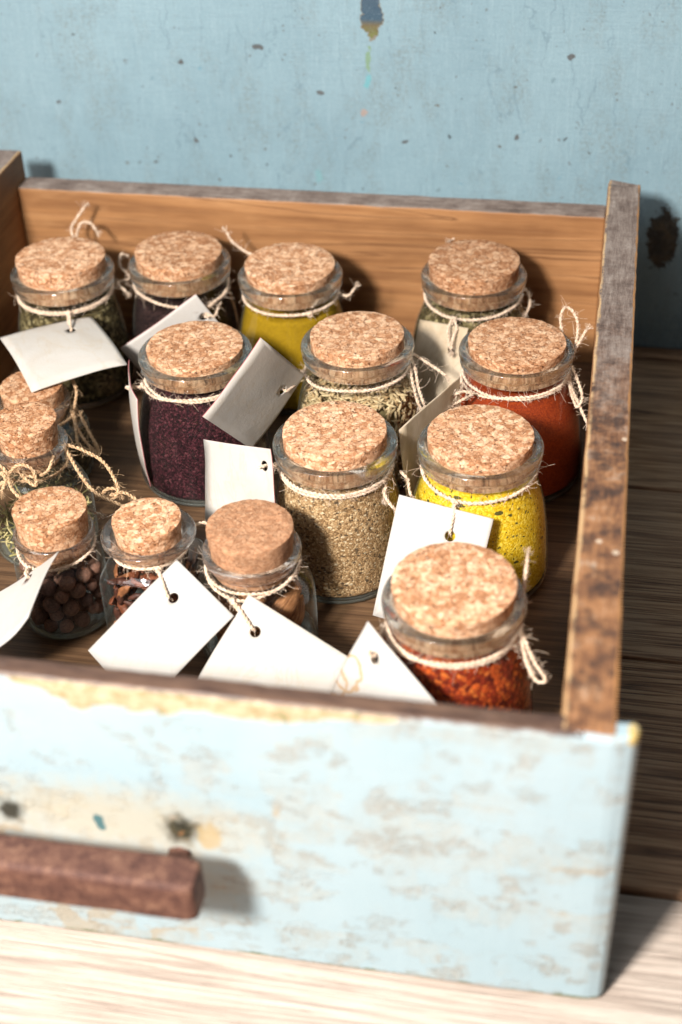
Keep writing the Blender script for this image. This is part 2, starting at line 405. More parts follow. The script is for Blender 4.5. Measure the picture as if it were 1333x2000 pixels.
M_WALL = mat_wall(); M_FRONT = mat_front()
M_SIDE_R = mat_topworn('weathered_side_wood', 1, 0, -24.0, -7.2)
M_SIDE_L = mat_topworn('weathered_pale_side_wood', 1, 0, -355.5, -372.0)
M_BACK = mat_topworn('orange_pine_board', 0)
_t = wood('dark_drawer_bottom_wood', 0, (.045, .022, .011), (.095, .050, .025), (.16, .09, .045), .06, .9, .15, .55, 3.0)
M_FLOOR = _t.m
def mat_table():
    t = MT('brushed_brown_table_wood', .62, .2)
    P = t.obj
    rnd = t.n('ShaderNodeObjectInfo').outputs['Random']
    x, y, z = t.sep(P)
    plank = t.m_('FLOOR', t.m_('DIVIDE', t.m_('SUBTRACT', y, 52.3), 132.6))
    off = t.m_('MULTIPLY', plank, 137.0)
    v0 = t.comb(t.m_('ADD', x, off), t.m_('ADD', y, t.m_('MULTIPLY', off, .37)), z)
    v = t.map(v0, (.03, 1, 1))
    br = t.noise(v, .07, 3, .5, 1.5)
    rings = t.m_('PINGPONG', t.m_('MULTIPLY', br, 16.0), 1.0)
    fi = t.noise(t.map(v0, (.03, 1, 1)), .8, 5, .7)
    fi2 = t.noise(t.map(v0, (.012, 1, 1)), 1.6, 3, .7)
    h = t.m_('ADD', t.m_('MULTIPLY', rings, .30), t.m_('ADD', t.m_('MULTIPLY', fi, .85), t.m_('MULTIPLY', fi2, .35)))
    c = t.ramp(h, [(.48, (.055, .023, .010)), (.66, (.28, .135, .064)), (.86, (.55, .33, .19))])
    light = t.step(t.m_('ABSOLUTE', t.m_('ADD', plank, 1.0)), .5, .4)
    c = t.mix(t.m_('MULTIPLY', light, .8), c, t.ramp(h, [(.45, (.27, .22, .185)), (.68, (.42, .37, .325)), (.88, (.53, .485, .44))]))
    blot = t.noise(v0, .012, 3, .6)
    c = t.mix(t.m_('MULTIPLY', t.step(blot, .35, .7), .35), c, (.34, .25, .2))
    pore = t.step(t.noise(t.map(v0, (.05, 1, 1)), .5, 4, .7), .66, .72)
    c = t.mix(t.m_('MULTIPLY', pore, .6), c, (.05, .03, .022))
    t.color(c)
    t.bump(h, .9)
    return t.m
M_TABLE = mat_table()
t = MT('rusty_iron', .68, .3)
rn = t.noise(t.obj, .22, 5, .7); rn2 = t.noise(t.obj, .9, 4, .7)
t.color(t.ramp(t.m_('ADD', t.m_('MULTIPLY', rn, .6), t.m_('MULTIPLY', rn2, .4)), [(.35, (.035, .015, .012)), (.48, (.085, .038, .028)), (.58, (.15, .075, .05)), (.7, (.30, .19, .125))]))
t.b.inputs['Metallic'].default_value = .15
t.bump(t.m_('ADD', rn, rn2), .2)
M_RUST = t.m

# ------------------------------------------------------------------ table and wall
mb = MB()
for i in range(-5, 4):
    y0 = 52.3+132.6*i
    y1 = min(y0+132.6, 486.0)
    v, f = rounded_box(-1000, 620, y0+.9, y1-.9, -28, -0.2-.35*((i*7) % 3), 1.6, .35, 60)
    mb.add(v, f)
v, f = rounded_box(-1000, 620, -610, 486, -60, -29); mb.add(v, f)
tb = mb.build('table', M_TABLE, smooth=False)
tag(tb, 'brown wooden table of brushed planks under the drawer', 'table', kind='structure')
v, f = rounded_box(-1100, 700, 460, 478, 0.4, 900, 1.0)
wl = mesh_obj('painted_wall', [(a, b-468, c) for a, b, c in v], f, M_WALL, smooth=False, loc=(0, 468, 0))
tag(wl, 'light blue painted board wall with chipped old paint behind the drawer', 'wall', kind='structure')

# ------------------------------------------------------------------ drawer
dr = empty('wooden_drawer', (-190, 210, 0))
tag(dr, 'old wooden drawer with worn pale blue front holding corked jars', 'drawer')
DL = (190, -210, 0)
def dpart(name, vf, m, smooth=False):
    o = mesh_obj(name, vf[0], vf[1], m, dr, smooth); o.location = Vector(DL)*MM
    return o
def slope_top(vf, z0, y_a, z_a, y_b, z_b):
    v = []
    for a, b, c in vf[0]:
        if c > 60: c = c + (z_a+(z_b-z_a)*(b-y_a)/(y_b-y_a)) - z0
        v.append((a, b, c))
    return v, vf[1]
# front board: rounded, slightly eaten outline
vf = rounded_box(-420, 0, 0, 9, 0.2, 135, 2.2, .0, 150, 3)
v2 = []
for a, b, c in vf[0]:
    k = hn((a*.06, 2.1, c*.05))*.5+hn((a*.25, 7.1, c*.25))*.28
    e = 1.0 if c > 130 else .45
    qe = max(0.0, min(1.0, (a+9)/9.0)); b = b + (1-math.sqrt(max(0, 1-qe*qe)))*4.5*(1 if b < 4.5 else 0)
    v2.append((a + (k*1.4 if a > -6 else 0) - (1.0*max(0, (20-c)/20)**2 if a > -6 else 0), b+k*.22*(b < 4), c + k*e*(1 if (c > 130 or c < 3) else 0)))
dpart('front_panel', (v2, vf[1]), M_FRONT)
vf = slope_top(rounded_box(-24, -7.2, 1.6, 421, 0.3, 127, 1.1, .35, 70), 127, 1.6, 135.5, 421, 127)
v2 = []
for a, b, c in vf[0]:      # splintered inner edge and a chewed rear end
    if c > 100:
        k = hn((3.3, b*.08, .2))*.7+hn((1.3, b*.35, .7))*.4
        if a < -20: a += .35*k; c += .3*k
        if b > 415: c -= 2.2*abs(hn((a*.25, 4.4, .3)))*2; b -= 2.0*abs(hn((a*.3, .4, 5.3)))*2
    v2.append((a, b, c))
dpart('side_panel', (v2, vf[1]), M_SIDE_R)
dpart('side_panel', slope_top(rounded_box(-372.5, -355.5, 1.6, 421.5, 0.3, 127, 1.4, .35, 60), 127, 1.6, 135.5, 421, 127), M_SIDE_L)
dpart('back_panel', rounded_box(-355.3, -24.2, 406, 422, 0.4, 110.6, .9, .35, 60), M_BACK)
dpart('bottom_panel', rounded_box(-355.2, -24.3, 9.2, 405.8, 13, 20.4, .3), M_FLOOR)
# handle: a bar with a rounded end on two short posts
mb = MB()
def bar_section(cx, w, h, r, n=5):
    pts = []
    for sx, sz, a0 in ((1, 1, 0), (-1, 1, 90), (-1, -1, 180), (1, -1, 270)):
        for k in range(n):
            a = math.radians(a0+90*k/(n-1))
            pts.append((sx*(w/2-r)+r*math.cos(a), sz*(h/2-r)+r*math.sin(a)))
    return pts
secs = []
xs = [-420]+[-300-0*i for i in range(1)]+list(np.linspace(-290, -146, 40))+[-143.5, -141.2, -139.6, -138.8, -138.5]
W, H_, CY, CZ = 14.5, 18.2, -22.6, 65.4
for xx in xs:
    k = max(0, (xx+143.5)/5.0); q = math.sqrt(max(0, 1-k*k))*0.30+.70 if k > 0 else 1
    hh = H_*(1-.05*max(0, k)); ww = W*q
    if xx >= -138.55: hh *= .86; ww *= .8
    secs.append([(xx+hn((xx*.1, a*.2, b*.2))*.25, CY+a+hn((xx*.08, 3, b*.3))*.2, CZ+b+hn((xx*.07, a*.3, 8))*.25) for a, b in bar_section(xx, ww, hh, 2.7)])
n = len(secs[0]); v = [p for s in secs for p in s]; f = []
for i in range(len(secs)-1):
    for k in range(n):
        l = (k+1) % n; f.append((i*n+k, i*n+l, (i+1)*n+l, (i+1)*n+k))
f.append(tuple(range(n-1, -1, -1))); f.append(tuple((len(secs)-1)*n+k for k in range(n)))
mb.add(v, f)
for px in (-152.5, -264.0):
    pv, pf = rounded_box(px-4, px+4, -20, 0.6, 54, 58, 1.2); mb.add(pv, pf)
    pv, pf = lathe([(0.01, -1.2), (2.6, -1.2), (3.4, -.6), (3.5, .4)], 20)
    mb.add([(px+p[0], p[2], 55+p[1]) for p in pv], pf)
hd = mb.build('handle', M_RUST, dr, True); hd.location = Vector(DL)*MM
# ------------------------------------------------------------------ jar materials
def mat_thin_glass():
    m = bpy.data.materials.new('thin_clear_glass'); m.use_nodes = True; nt = m.node_tree; nt.nodes.clear()
    out = nt.nodes.new('ShaderNodeOutputMaterial'); L = nt.links.new
    lw = nt.nodes.new('ShaderNodeLayerWeight'); lw.inputs['Blend'].default_value = 0.5
    ramp = nt.nodes.new('ShaderNodeValToRGB'); cr = ramp.color_ramp
    cr.elements[0].position = .55; cr.elements[0].color = (.965, .975, .965, 1)
    cr.elements[1].position = 1.0; cr.elements[1].color = (.66, .72, .70, 1)
    L(lw.outputs['Facing'], ramp.inputs[0])
    tr = nt.nodes.new('ShaderNodeBsdfTransparent'); L(ramp.outputs[0], tr.inputs[0])
    gl = nt.nodes.new('ShaderNodeBsdfGlossy'); gl.inputs['Roughness'].default_value = .03
    p5 = nt.nodes.new('ShaderNodeMath'); p5.operation = 'POWER'; p5.inputs[1].default_value = 5.0; L(lw.outputs['Facing'], p5.inputs[0])
    fr = nt.nodes.new('ShaderNodeMath'); fr.operation = 'MULTIPLY_ADD'; fr.inputs[1].default_value = .85; fr.inputs[2].default_value = .045; L(p5.outputs[0], fr.inputs[0])
    # slight waviness of pressed glass
    tc = nt.nodes.new('ShaderNodeTexCoord'); nz = nt.nodes.new('ShaderNodeTexNoise'); nz.inputs['Scale'].default_value = 60; nz.inputs['Detail'].default_value = 1
    L(tc.outputs['Object'], nz.inputs['Vector'])
    bp = nt.nodes.new('ShaderNodeBump'); bp.inputs['Strength'].default_value = .25; bp.inputs['Distance'].default_value = .001
    L(nz.outputs['Fac'], bp.inputs['Height']); L(bp.outputs[0], gl.inputs['Normal'])
    mx = nt.nodes.new('ShaderNodeMixShader'); L(fr.outputs[0], mx.inputs[0]); L(tr.outputs[0], mx.inputs[1]); L(gl.outputs[0], mx.inputs[2])
    # glass seen along its thickness scatters a little and reads pale
    p4 = nt.nodes.new('ShaderNodeMath'); p4.operation = 'POWER'; p4.inputs[1].default_value = 3.5; L(lw.outputs['Facing'], p4.inputs[0])
    p6 = nt.nodes.new('ShaderNodeMath'); p6.operation = 'MULTIPLY'; p6.inputs[1].default_value = .30; L(p4.outputs[0], p6.inputs[0])
    dd = nt.nodes.new('ShaderNodeBsdfTranslucent'); dd.inputs[0].default_value = (.70, .75, .73, 1)
    m2 = nt.nodes.new('ShaderNodeMixShader'); L(p6.outputs[0], m2.inputs[0]); L(mx.outputs[0], m2.inputs[1]); L(dd.outputs[0], m2.inputs[2])
    L(m2.outputs[0], out.inputs[0])
    return m
M_GLASS = mat_thin_glass()
def mat_solid_glass(name, col, haze, through=.20, cloud=.012):
    """thick pressed glass: mostly refracting, partly letting light straight through, a trace of haze"""
    m = bpy.data.materials.new(name); m.use_nodes = True; nt = m.node_tree; b = nt.nodes['Principled BSDF']; L = nt.links.new
    b.inputs['Base Color'].default_value = (*col, 1); b.inputs['Roughness'].default_value = 0.01
    b.inputs['IOR'].default_value = 1.48; b.inputs['Transmission Weight'].default_value = 1.0
    tr = nt.nodes.new('ShaderNodeBsdfTransparent'); tr.inputs[0].default_value = (*[q**.5 for q in col], 1)
    df = nt.nodes.new('ShaderNodeBsdfTranslucent'); df.inputs[0].default_value = (*haze, 1)
    d2 = nt.nodes.new('ShaderNodeBsdfDiffuse'); d2.inputs[0].default_value = (*haze, 1)
    a1 = nt.nodes.new('ShaderNodeMixShader'); a1.inputs[0].default_value = through; L(b.outputs[0], a1.inputs[1]); L(tr.outputs[0], a1.inputs[2])
    dm = nt.nodes.new('ShaderNodeMixShader'); dm.inputs[0].default_value = .5; L(df.outputs[0], dm.inputs[1]); L(d2.outputs[0], dm.inputs[2])
    a2 = nt.nodes.new('ShaderNodeMixShader'); a2.inputs[0].default_value = cloud; L(a1.outputs[0], a2.inputs[1]); L(dm.outputs[0], a2.inputs[2])
    L(a2.outputs[0], nt.nodes['Material Output'].inputs[0])
    return m
M_RIM = mat_solid_glass('thick_greenish_glass', (.94, .97, .95), (.62, .70, .66))
M_BASE = mat_solid_glass('brightened_thick_base_glass', (.95, .975, .96), (.66, .72, .69), .45, .16)  # pale haze mixed in, imitating light that passes through the base
M_RIM2 = mat_solid_glass('thick_clear_glass', (.97, .965, .96), (.62, .62, .61))

def mat_cork(name, c1, c2, c3, scale=.36, fine=False):
    t = MT(name, .82, .2)
    rnd = t.n('ShaderNodeObjectInfo').outputs['Random']
    P = t.vm('ADD', t.obj, t.vm('SCALE', t.comb(rnd, t.m_('MULTIPLY', rnd, 3.7), 0.0), 400.0))
    warp = t.vm('SCALE', t.vm('SUBTRACT', t.noisec(P, .9, 3), (.5, .5, .5)), 1.3)
    Pw = t.map(t.vm('ADD', P, warp), (1, 1, 1.4))
    cell = t.sep(t.voro(Pw, scale, out='Color')); edge = t.voro(Pw, scale, 'DISTANCE_TO_EDGE')
    cell2 = t.sep(t.voro(Pw, scale*2.1, out='Color')); edge2 = t.voro(Pw, scale*2.1, 'DISTANCE_TO_EDGE')
    fine_n = t.noise(P, 1.9, 4, .75)
    v = t.m_('ADD', t.m_('MULTIPLY', cell[0], .48), t.m_('ADD', t.m_('MULTIPLY', cell2[1], .30), t.m_('MULTIPLY', fine_n, .45)))
    c = t.ramp(v, [(.36, c1), (.6, c2), (.92, c3)])
    # orange binder between the granules, broken up
    br = t.noise(P, .30, 3, .65)
    crack = t.m_('MULTIPLY', t.step(edge, .09, .01), t.step(br, .40, .56))
    crack2 = t.m_('MULTIPLY', t.step(edge2, .11, .0), t.step(t.noise(P, .35, 3), .45, .6))
    bind = t.m_('MAXIMUM', crack, crack2)
    c = t.mix(t.m_('MULTIPLY', bind, .25 if fine else .78), c, (.22, .075, .024))
    # small dark bark flecks and pits
    pv = t.map(t.vm('ADD', P, (50, 20, 9)), (1, 1.5, 1), rot=(.3, .2, .6))
    pit = t.m_('MULTIPLY', t.step(t.noise(pv, .70, 3, .6), .60, .64), t.step(br, .42, .52))
    c = t.mix(t.m_('MULTIPLY', pit, .25 if fine else .9), c, (.07, .026, .010))
    tone = t.ramp(t.m_('FRACT', t.m_('MULTIPLY', rnd, 7.3)), [(0, (.80, .74, .68)), (.5, (.97, .95, .92)), (1, (1.10, 1.10, 1.10))])
    c = t.mix(1.0, c, tone, 'MULTIPLY')
    t.color(c)
    h = t.m_('SUBTRACT', t.m_('ADD', t.m_('MULTIPLY', fine_n, .5), t.m_('MULTIPLY', cell[0], .2)), t.m_('MAXIMUM', t.m_('MULTIPLY', bind, .5), pit))
    t.bump(h, .40)
    return t.m
M_CORK = mat_cork('granulated_cork', (.38, .175, .082), (.57, .32, .18), (.74, .495, .325))
M_CORK_F = mat_cork('fine_smooth_cork', (.46, .235, .13), (.56, .31, .18), (.64, .39, .245), .75, True)
t = MT('jute_twine', .9, .1)
k = t.noise(t.obj, 1.1, 3, .7)
t.color(t.ramp(k, [(.3, (.36, .24, .15)), (.5, (.58, .43, .31)), (.7, (.76, .64, .52))]))
t.b.inputs['Sheen Weight'].default_value = .3
M_TWINE = t.m
t = MT('dark_jute_twine', .9, .1)
k = t.noise(t.obj, 1.1, 3, .7)
t.color(t.ramp(k, [(.3, (.27, .155, .075)), (.5, (.46, .30, .17)), (.7, (.66, .50, .34))]))
M_TWINE_D = t.m

# ------------------------------------------------------------------ twine
def frame_path(P):
    P = np.asarray(P, float); T = np.gradient(P, axis=0); T /= (np.linalg.norm(T, axis=1)[:, None]+1e-9)
    U = np.zeros_like(P); u = np.cross(T[0], [.3, .2, 1.0])
    u /= np.linalg.norm(u)
    for i in range(len(P)):
        u = u - T[i]*np.dot(u, T[i]); u /= (np.linalg.norm(u)+1e-9); U[i] = u
    return P, T, U, np.cross(T, U)
def add_twine(mb, pts, r=.62, pitch=4.2, fuzz=.55, closed=False, fray=False):
    """two plies twisted about each other, with loose fibres"""
    P = spline(pts, .55, closed)
    if closed: P = np.vstack([P, P[:1]])
    P, T, U, Wv = frame_path(P)
    s = np.concatenate([[0], np.cumsum(np.linalg.norm(np.diff(P, axis=0), axis=1))])
    ph0 = RNG.uniform(0, 6.28)
    n = len(P)
    for k in (0, 1):
        ph = ph0+k*math.pi+2*math.pi*s/pitch
        off = r*.62*(np.cos(ph)[:, None]*U+np.sin(ph)[:, None]*Wv)
        rad = r*.66*(1+.22*np.sin(s*1.1+k*2+ph0)+.12*RNG.standard_normal(n))
        if not closed: rad[-2:] *= .75
        mb.add(*tube(P+off, rad, 6))
    for q in range(int(s[-1]*fuzz)):
        i = RNG.integers(0, n); d = RNG.standard_normal(3); d -= T[i]*np.dot(d, T[i])*.6; d /= np.linalg.norm(d)+1e-9
        L = RNG.choice([1.6, 3.2, 6.5], p=[.5, .36, .14])*RNG.uniform(.6, 1.3)
        c = RNG.standard_normal(3)*.75
        p = [P[i]+d*r*.4]
        dd = d+T[i]*RNG.uniform(-1, 1)
        for j in range(5):
            dd = dd/np.linalg.norm(dd)+c*.35; p.append(p[-1]+dd/np.linalg.norm(dd)*L/5)
        mb.add(*tube(p, .07, 3, False))
    if fray:
        for q in range(14):
            d = T[-1]+RNG.standard_normal(3)*.38; p = [P[-1]]
            for j in range(4): p.append(p[-1]+d/np.linalg.norm(d)*.9+RNG.standard_normal(3)*.12)
            mb.add(*tube(p, .10, 3, False))
def add_knot(mb, c, ax, r=2.0):
    c = np.array(c, float)
    ax = np.array(ax, float); ax /= np.linalg.norm(ax); u = np.array([-ax[1], ax[0], 0.]); w = np.cross(ax, u)
    for q in range(3):
        ph = RNG.uniform(0, 6.28); tilt = RNG.uniform(-.9, .9)
        pts = []
        for k in range(7):
            a = ph+2*math.pi*k/7
            pts.append(c+r*.62*(math.cos(a)*u+math.sin(a)*(w*math.cos(tilt)+ax*math.sin(tilt)))*RNG.uniform(.85, 1.15)+ax*.3)
        add_twine(mb, pts, .55, 3.6, .9, True)

# ------------------------------------------------------------------ jars
ZF = 20.45
JAR = dict(A=(-310.5, 346.18, 28, 73, 31), B=(-249.67, 363.55, 28, 73, 31), C=(-186.76, 357.33, 28, 73, 31.4), D=(-89.94, 368.45, 28, 73, 34.5),
           E=(-216.39, 272.42, 28, 73, 34), F=(-138.81, 290.73, 28, 73, 33.5), G=(-61.08, 295.18, 28, 73, 35.5), H=(-134.16, 206.02, 28, 73, 31),
           I=(-69.92, 211.97, 28, 73, 33), J=(-69.06, 107.65, 28, 73, 33.5),
           K=(-301, 262, 18.6, 45, 25.5), L=(-280, 205, 18, 60, 25), M=(-251.5, 154, 18, 50, 20), N=(-209.5, 158.5, 21, 50, 25), O=(-160.5, 149.5, 21.4, 54, 26.4))
CORKTOP = dict(A=7.6, B=6.0, C=5.0, D=7.6, E=3.2, F=4.6, G=3.7, H=5.4, I=4.7, J=7.0, K=7.8, L=11.8, M=11.8, N=6.9, O=10.8)
CORKR = dict(A=24.0, B=23.6, C=24.1, D=24.0, E=23.8, F=23.0, G=23.7, H=23.2, I=23.5, J=24.2, K=15.8, L=14.6, M=16.2, N=15.2, O=18.6)
RIN = {k: 23.4 for k in 'ABCDEFGHIJ'}; RIN.update(K=15.4, L=13.6, M=15.4, N=14.6, O=17.8)
LABEL = dict(
 A='wide glass jar of dried green herb, back row beside the drawer side',
 B='wide glass jar of very dark spice, second in the back row',
 C='wide glass jar of olive yellow powder in the back row',
 D='wide glass jar of dried herb standing alone near the back corner',
 E='wide glass jar of dark purple ground spice',
 F='wide glass jar of pale fennel seeds in the middle',
 G='wide glass jar of rust red paprika powder by the drawer side',
 H='wide glass jar of coarse brown spice mix with a white tag beside it',
 I='wide glass jar of bright yellow seasoning with green flecks',
 J='wide glass jar of orange red chilli flakes nearest the front panel',
 K='low small jar under the corner of a flat paper tag',
 L='small empty looking bottle with flared lip and narrow tall cork',
 M='small round jar of dark allspice berries',
 N='small square shouldered jar of red brown dried husks',
 O='small jar of almonds with a tall smooth cork')
def smooth_prof(pts, step=.8):
    P = spline([(a, b, 0) for a, b in pts], step); return [(max(.02, p[0]), p[1]) for p in P]
def body_profile(k):
    x, y, rr, h, br = JAR[k]
    if k in 'ABCDEFGHIJ':
        return [(0.02, .5)]+smooth_prof([(br-4.5, .5), (br-1.6, 1.3), (br-.3, 4.2), (br, 9), (br-(br-25.2)*.08, 20), (br-(br-25.2)*.22, 32), (br-(br-25.2)*.45, 43), (br-(br-25.2)*.76, 51.5), (25.5, 57.5), (25.0, 60.5), (25.2, 64.3)])
    if k == 'K': return [(.02, .5)]+smooth_prof([(br-3, .5), (br-.6, 2), (br, 6), (br, 22), (br-1.2, 29), (18.2, 34), (16.8, 36.5), (16.6, 39.5)])
    if k == 'L': return [(.02, .5)]+smooth_prof([(br-3, .5), (br-.6, 2), (br, 6), (br, 26), (br-1.6, 34), (20, 41), (16.6, 46), (15.6, 49), (15.4, 55)])
    if k == 'M': return [(.02, .5)]+smooth_prof([(br-2.6, .5), (br-.5, 2), (br, 5), (br, 30), (br-.6, 34.5), (17.6, 37.5), (16.6, 39), (16.6, 44)])
    if k == 'O': return [(.02, .5)]+smooth_prof([(br-2.6, .5), (br-.5, 2), (br, 5), (br-.2, 26), (br-1.2, 34), (21.5, 40), (19.9, 43), (19.6, 47)])
    if k == 'N': return [(.02, .5)]+smooth_prof([(17.5, .5), (19.2, 2), (19.6, 5), (19.6, 31), (19.0, 34), (17.2, 36.2), (16.2, 38.0), (16.0, 43.5)], .7)
def square(a, i, zs):
    z = zs[i]; w = 1 if z < 32.5 else max(0, 1-(z-32.5)/4.2)
    w = w*w*(3-2*w)
    c, s = abs(math.cos(a)), abs(math.sin(a)); p = 9.0
    q = 1/((c**p+s**p)**(1/p))
    return 1+(min(q, 1.325)-1)*w
def rim_profile(k):
    x, y, rr, h, br = JAR[k]; ri = RIN[k]
    if k in 'ABCDEFGHIJ':
        return [(ri, h-1.6), (ri+.5, h-.5), (ri+1.4, h-.05), (rr-1.6, h), (rr-.5, h-.4), (rr, h-1.5), (rr, h-2.6), (rr-.6, h-4.0), (rr-.85, h-5.0), (rr-.55, h-6.2), (rr-.9, h-7.6), (rr-1.9, h-8.6), (rr-2.8, h-9.2), (ri+.5, h-9.2), (ri+.1, h-8.3)]
    if k == 'L':
        return [(ri, h-2.2), (ri+.6, h-.6), (ri+1.6, h-.1), (rr-1.4, h), (rr-.3, h-.6), (rr, h-1.5), (rr-.4, h-2.5), (rr-1.6, h-3.4), (15.9, h-4.6), (15.6, h-6.0), (ri+.3, h-6.0)]
    if k == 'N':
        return [(ri, h-3.2), (ri+.8, h-1.6), (ri+2.0, h-.5), (rr-1.8, h), (rr-.4, h-.5), (rr, h-1.6), (rr-.5, h-2.8), (rr-2.2, h-4.0), (16.8, h-5.6), (16.2, h-7.0), (ri+.3, h-7.0)]
    return [(ri, h-1.6), (ri+.4, h-.5), (ri+1.1, h), (rr-.9, h), (rr-.2, h-.7), (rr, h-1.8), (rr-.2, h-3.2), (rr-.9, h-4.3), (rr-1.6, h-5.3), (rr-1.9, h-6.4), (ri+.5, h-6.4), (ri+.1, h-5.6)]
ROOT = {}
GROUP = 'corked glass jars in the drawer'
def build_jar(k):
    x, y, rr, h, br = JAR[k]
    root = empty('spice_jar', (x, y, ZF)); ROOT[k] = root
    tag(root, LABEL[k], 'jar', GROUP)
    if k == 'N': root.rotation_euler.z = math.radians(-3)
    prof = body_profile(k); zs = [p[1] for p in prof]
    seg = 72 if k != 'N' else 96
    shp = (lambda a, i: square(a, i, zs)) if k == 'N' else None
    v, f = lathe(prof, seg, False, shp)
    body = mesh_obj('glass_body', v, f, M_GLASS, root)
    # thick base of clear glass
    if k == 'N':
        bp = [(.02, .35), (17.2, .35), (18.6, 1.2), (18.6, 2.4), (17.6, 2.9), (.02, 2.6)]
        v, f = lathe(bp, 96, False, lambda a, i: square(a, 0, [0]))
    else:
        bp = [(.02, .8), (br-8, .8), (br-6.5, .1), (br-3.6, .1), (br-1.9, 1.1), (br-.9, 2.6), (br-1.6, 3.6), (br-3.0, 3.4), (.02, 3.0)]
        v, f = lathe(smooth_prof(bp, .8), 72)
    mesh_obj('glass_base', v, f, M_BASE, root)
    rp = rim_profile(k)
    P = spline([(a, b, 0) for a, b in rp], .6, True)
    v, f = lathe([(p[0], p[1]) for p in P][::-1], 176, True)
    mesh_obj('glass_rim', v, f, M_RIM if k in 'ABCDEFGHIJ' else M_RIM2, root)
    # cork: a slightly tapered plug, a touch tilted, with a crumbly edge
    tp = CORKTOP[k]; cr = CORKR[k]; ri = RIN[k]-.25
    big = k in 'ABCDEFGHIJ'
    zlow = h-(11 if big else 12); zr = h-1.6
    slope = (cr-min(ri, cr-.05))/max(1.0, h+tp-zr)
    prof = [(.02, zlow), (ri-1.6, zlow), (ri-.6, zlow+.8)]
    zz = np.linspace(zlow+1.5, h+tp-.25, 10)
    prof += [(min(ri-.02-(zr-z)*.03 if z < zr else ri+(z-zr)*slope, cr), z) for z in zz]
    prof += [(cr-.06, h+tp-.12), (cr-.30, h+tp), (cr*.8, h+tp+.02), (cr*.55, h+tp+.03), (cr*.3, h+tp+.03), (.02, h+tp+.03)]
    sd = hash(k) % 97 if False else ord(k)*1.7
    v, f = lathe(prof, 84)
    tilt = math.radians(dict(A=1.5, B=-1.2, C=1.0, D=1.0, E=.5, F=-1.0, G=.6, H=.8, I=1.0, J=-.8).get(k, 1.0)); ta = ord(k)*2.1
    v2 = []
    for a, b, c in v:
        top = max(0.0, min(1.0, (c-zr)/3.0))
        kn = hn((a*.45, b*.45, c*.45+sd))*.34+hn((a*1.2, b*1.2, c*1.2+sd))*.22
        r_ = math.hypot(a, b)+1e-6
        q = 1+kn*top/max(r_, 3)*(1 if r_ > cr*.85 else .0)
        cc = c+(kn*.22*top if c > h else 0)+(a*math.cos(ta)+b*math.sin(ta))*math.tan(tilt)*top
        v2.append((a*q, b*q, cc))
    ck = mesh_obj('cork', v2, f, M_CORK_F if k == 'O' else M_CORK, root, sharp=35)
    return root
for k in JAR: build_jar(k)
# ------------------------------------------------------------------ fillings
def fill_mat(name, stops, scale, edge=.0, bump=.25, detail=.4, extra=None, rough=.85, fine=2.2):
    t = MT(name, rough, .2)
    P = t.vm('ADD', t.obj, t.vm('SCALE', t.vm('SUBTRACT', t.noisec(t.obj, .6, 2), (.5, .5, .5)), 1.2))
    col = t.sep(t.voro(P, scale, out='Color')); d = t.voro(P, scale)
    v = t.m_('ADD', t.m_('MULTIPLY', col[0], 1-detail), t.m_('MULTIPLY', t.noise(P, fine, 3, .7), detail))
    c = t.ramp(v, stops)
    if edge: c = t.mix(t.m_('MULTIPLY', t.step(t.voro(P, scale, 'DISTANCE_TO_EDGE'), edge, 0), .75), c, stops[0][1])
    if extra: c = extra(t, P, c)
    t.color(c)
    t.bump(t.m_('SUBTRACT', t.m_('ADD', col[1], t.noise(P, fine, 3, .7)), d), bump)
    return t.m
def specks(col, scale, stretch, size, amt=.9, rot=(.4, .3, .2)):
    def fn(t, P, c):
        m = t.map(P, stretch, rot=rot); col_ = t.sep(t.voro(m, scale, out='Color'))
        s = t.m_('LESS_THAN', t.voro(m, scale), t.m_('MULTIPLY', t.step(col_[0], .35, 1.0), size))
        return t.mix(t.m_('MULTIPLY', s, amt), c, col)
    return fn
def both(*fs):
    def fn(t, P, c):
        for q in fs: c = q(t, P, c)
        return c
    return fn
HERB = [(.2, (.022, .017, .007)), (.42, (.085, .064, .026)), (.62, (.19, .145, .065)), (.85, (.36, .30, .16))]
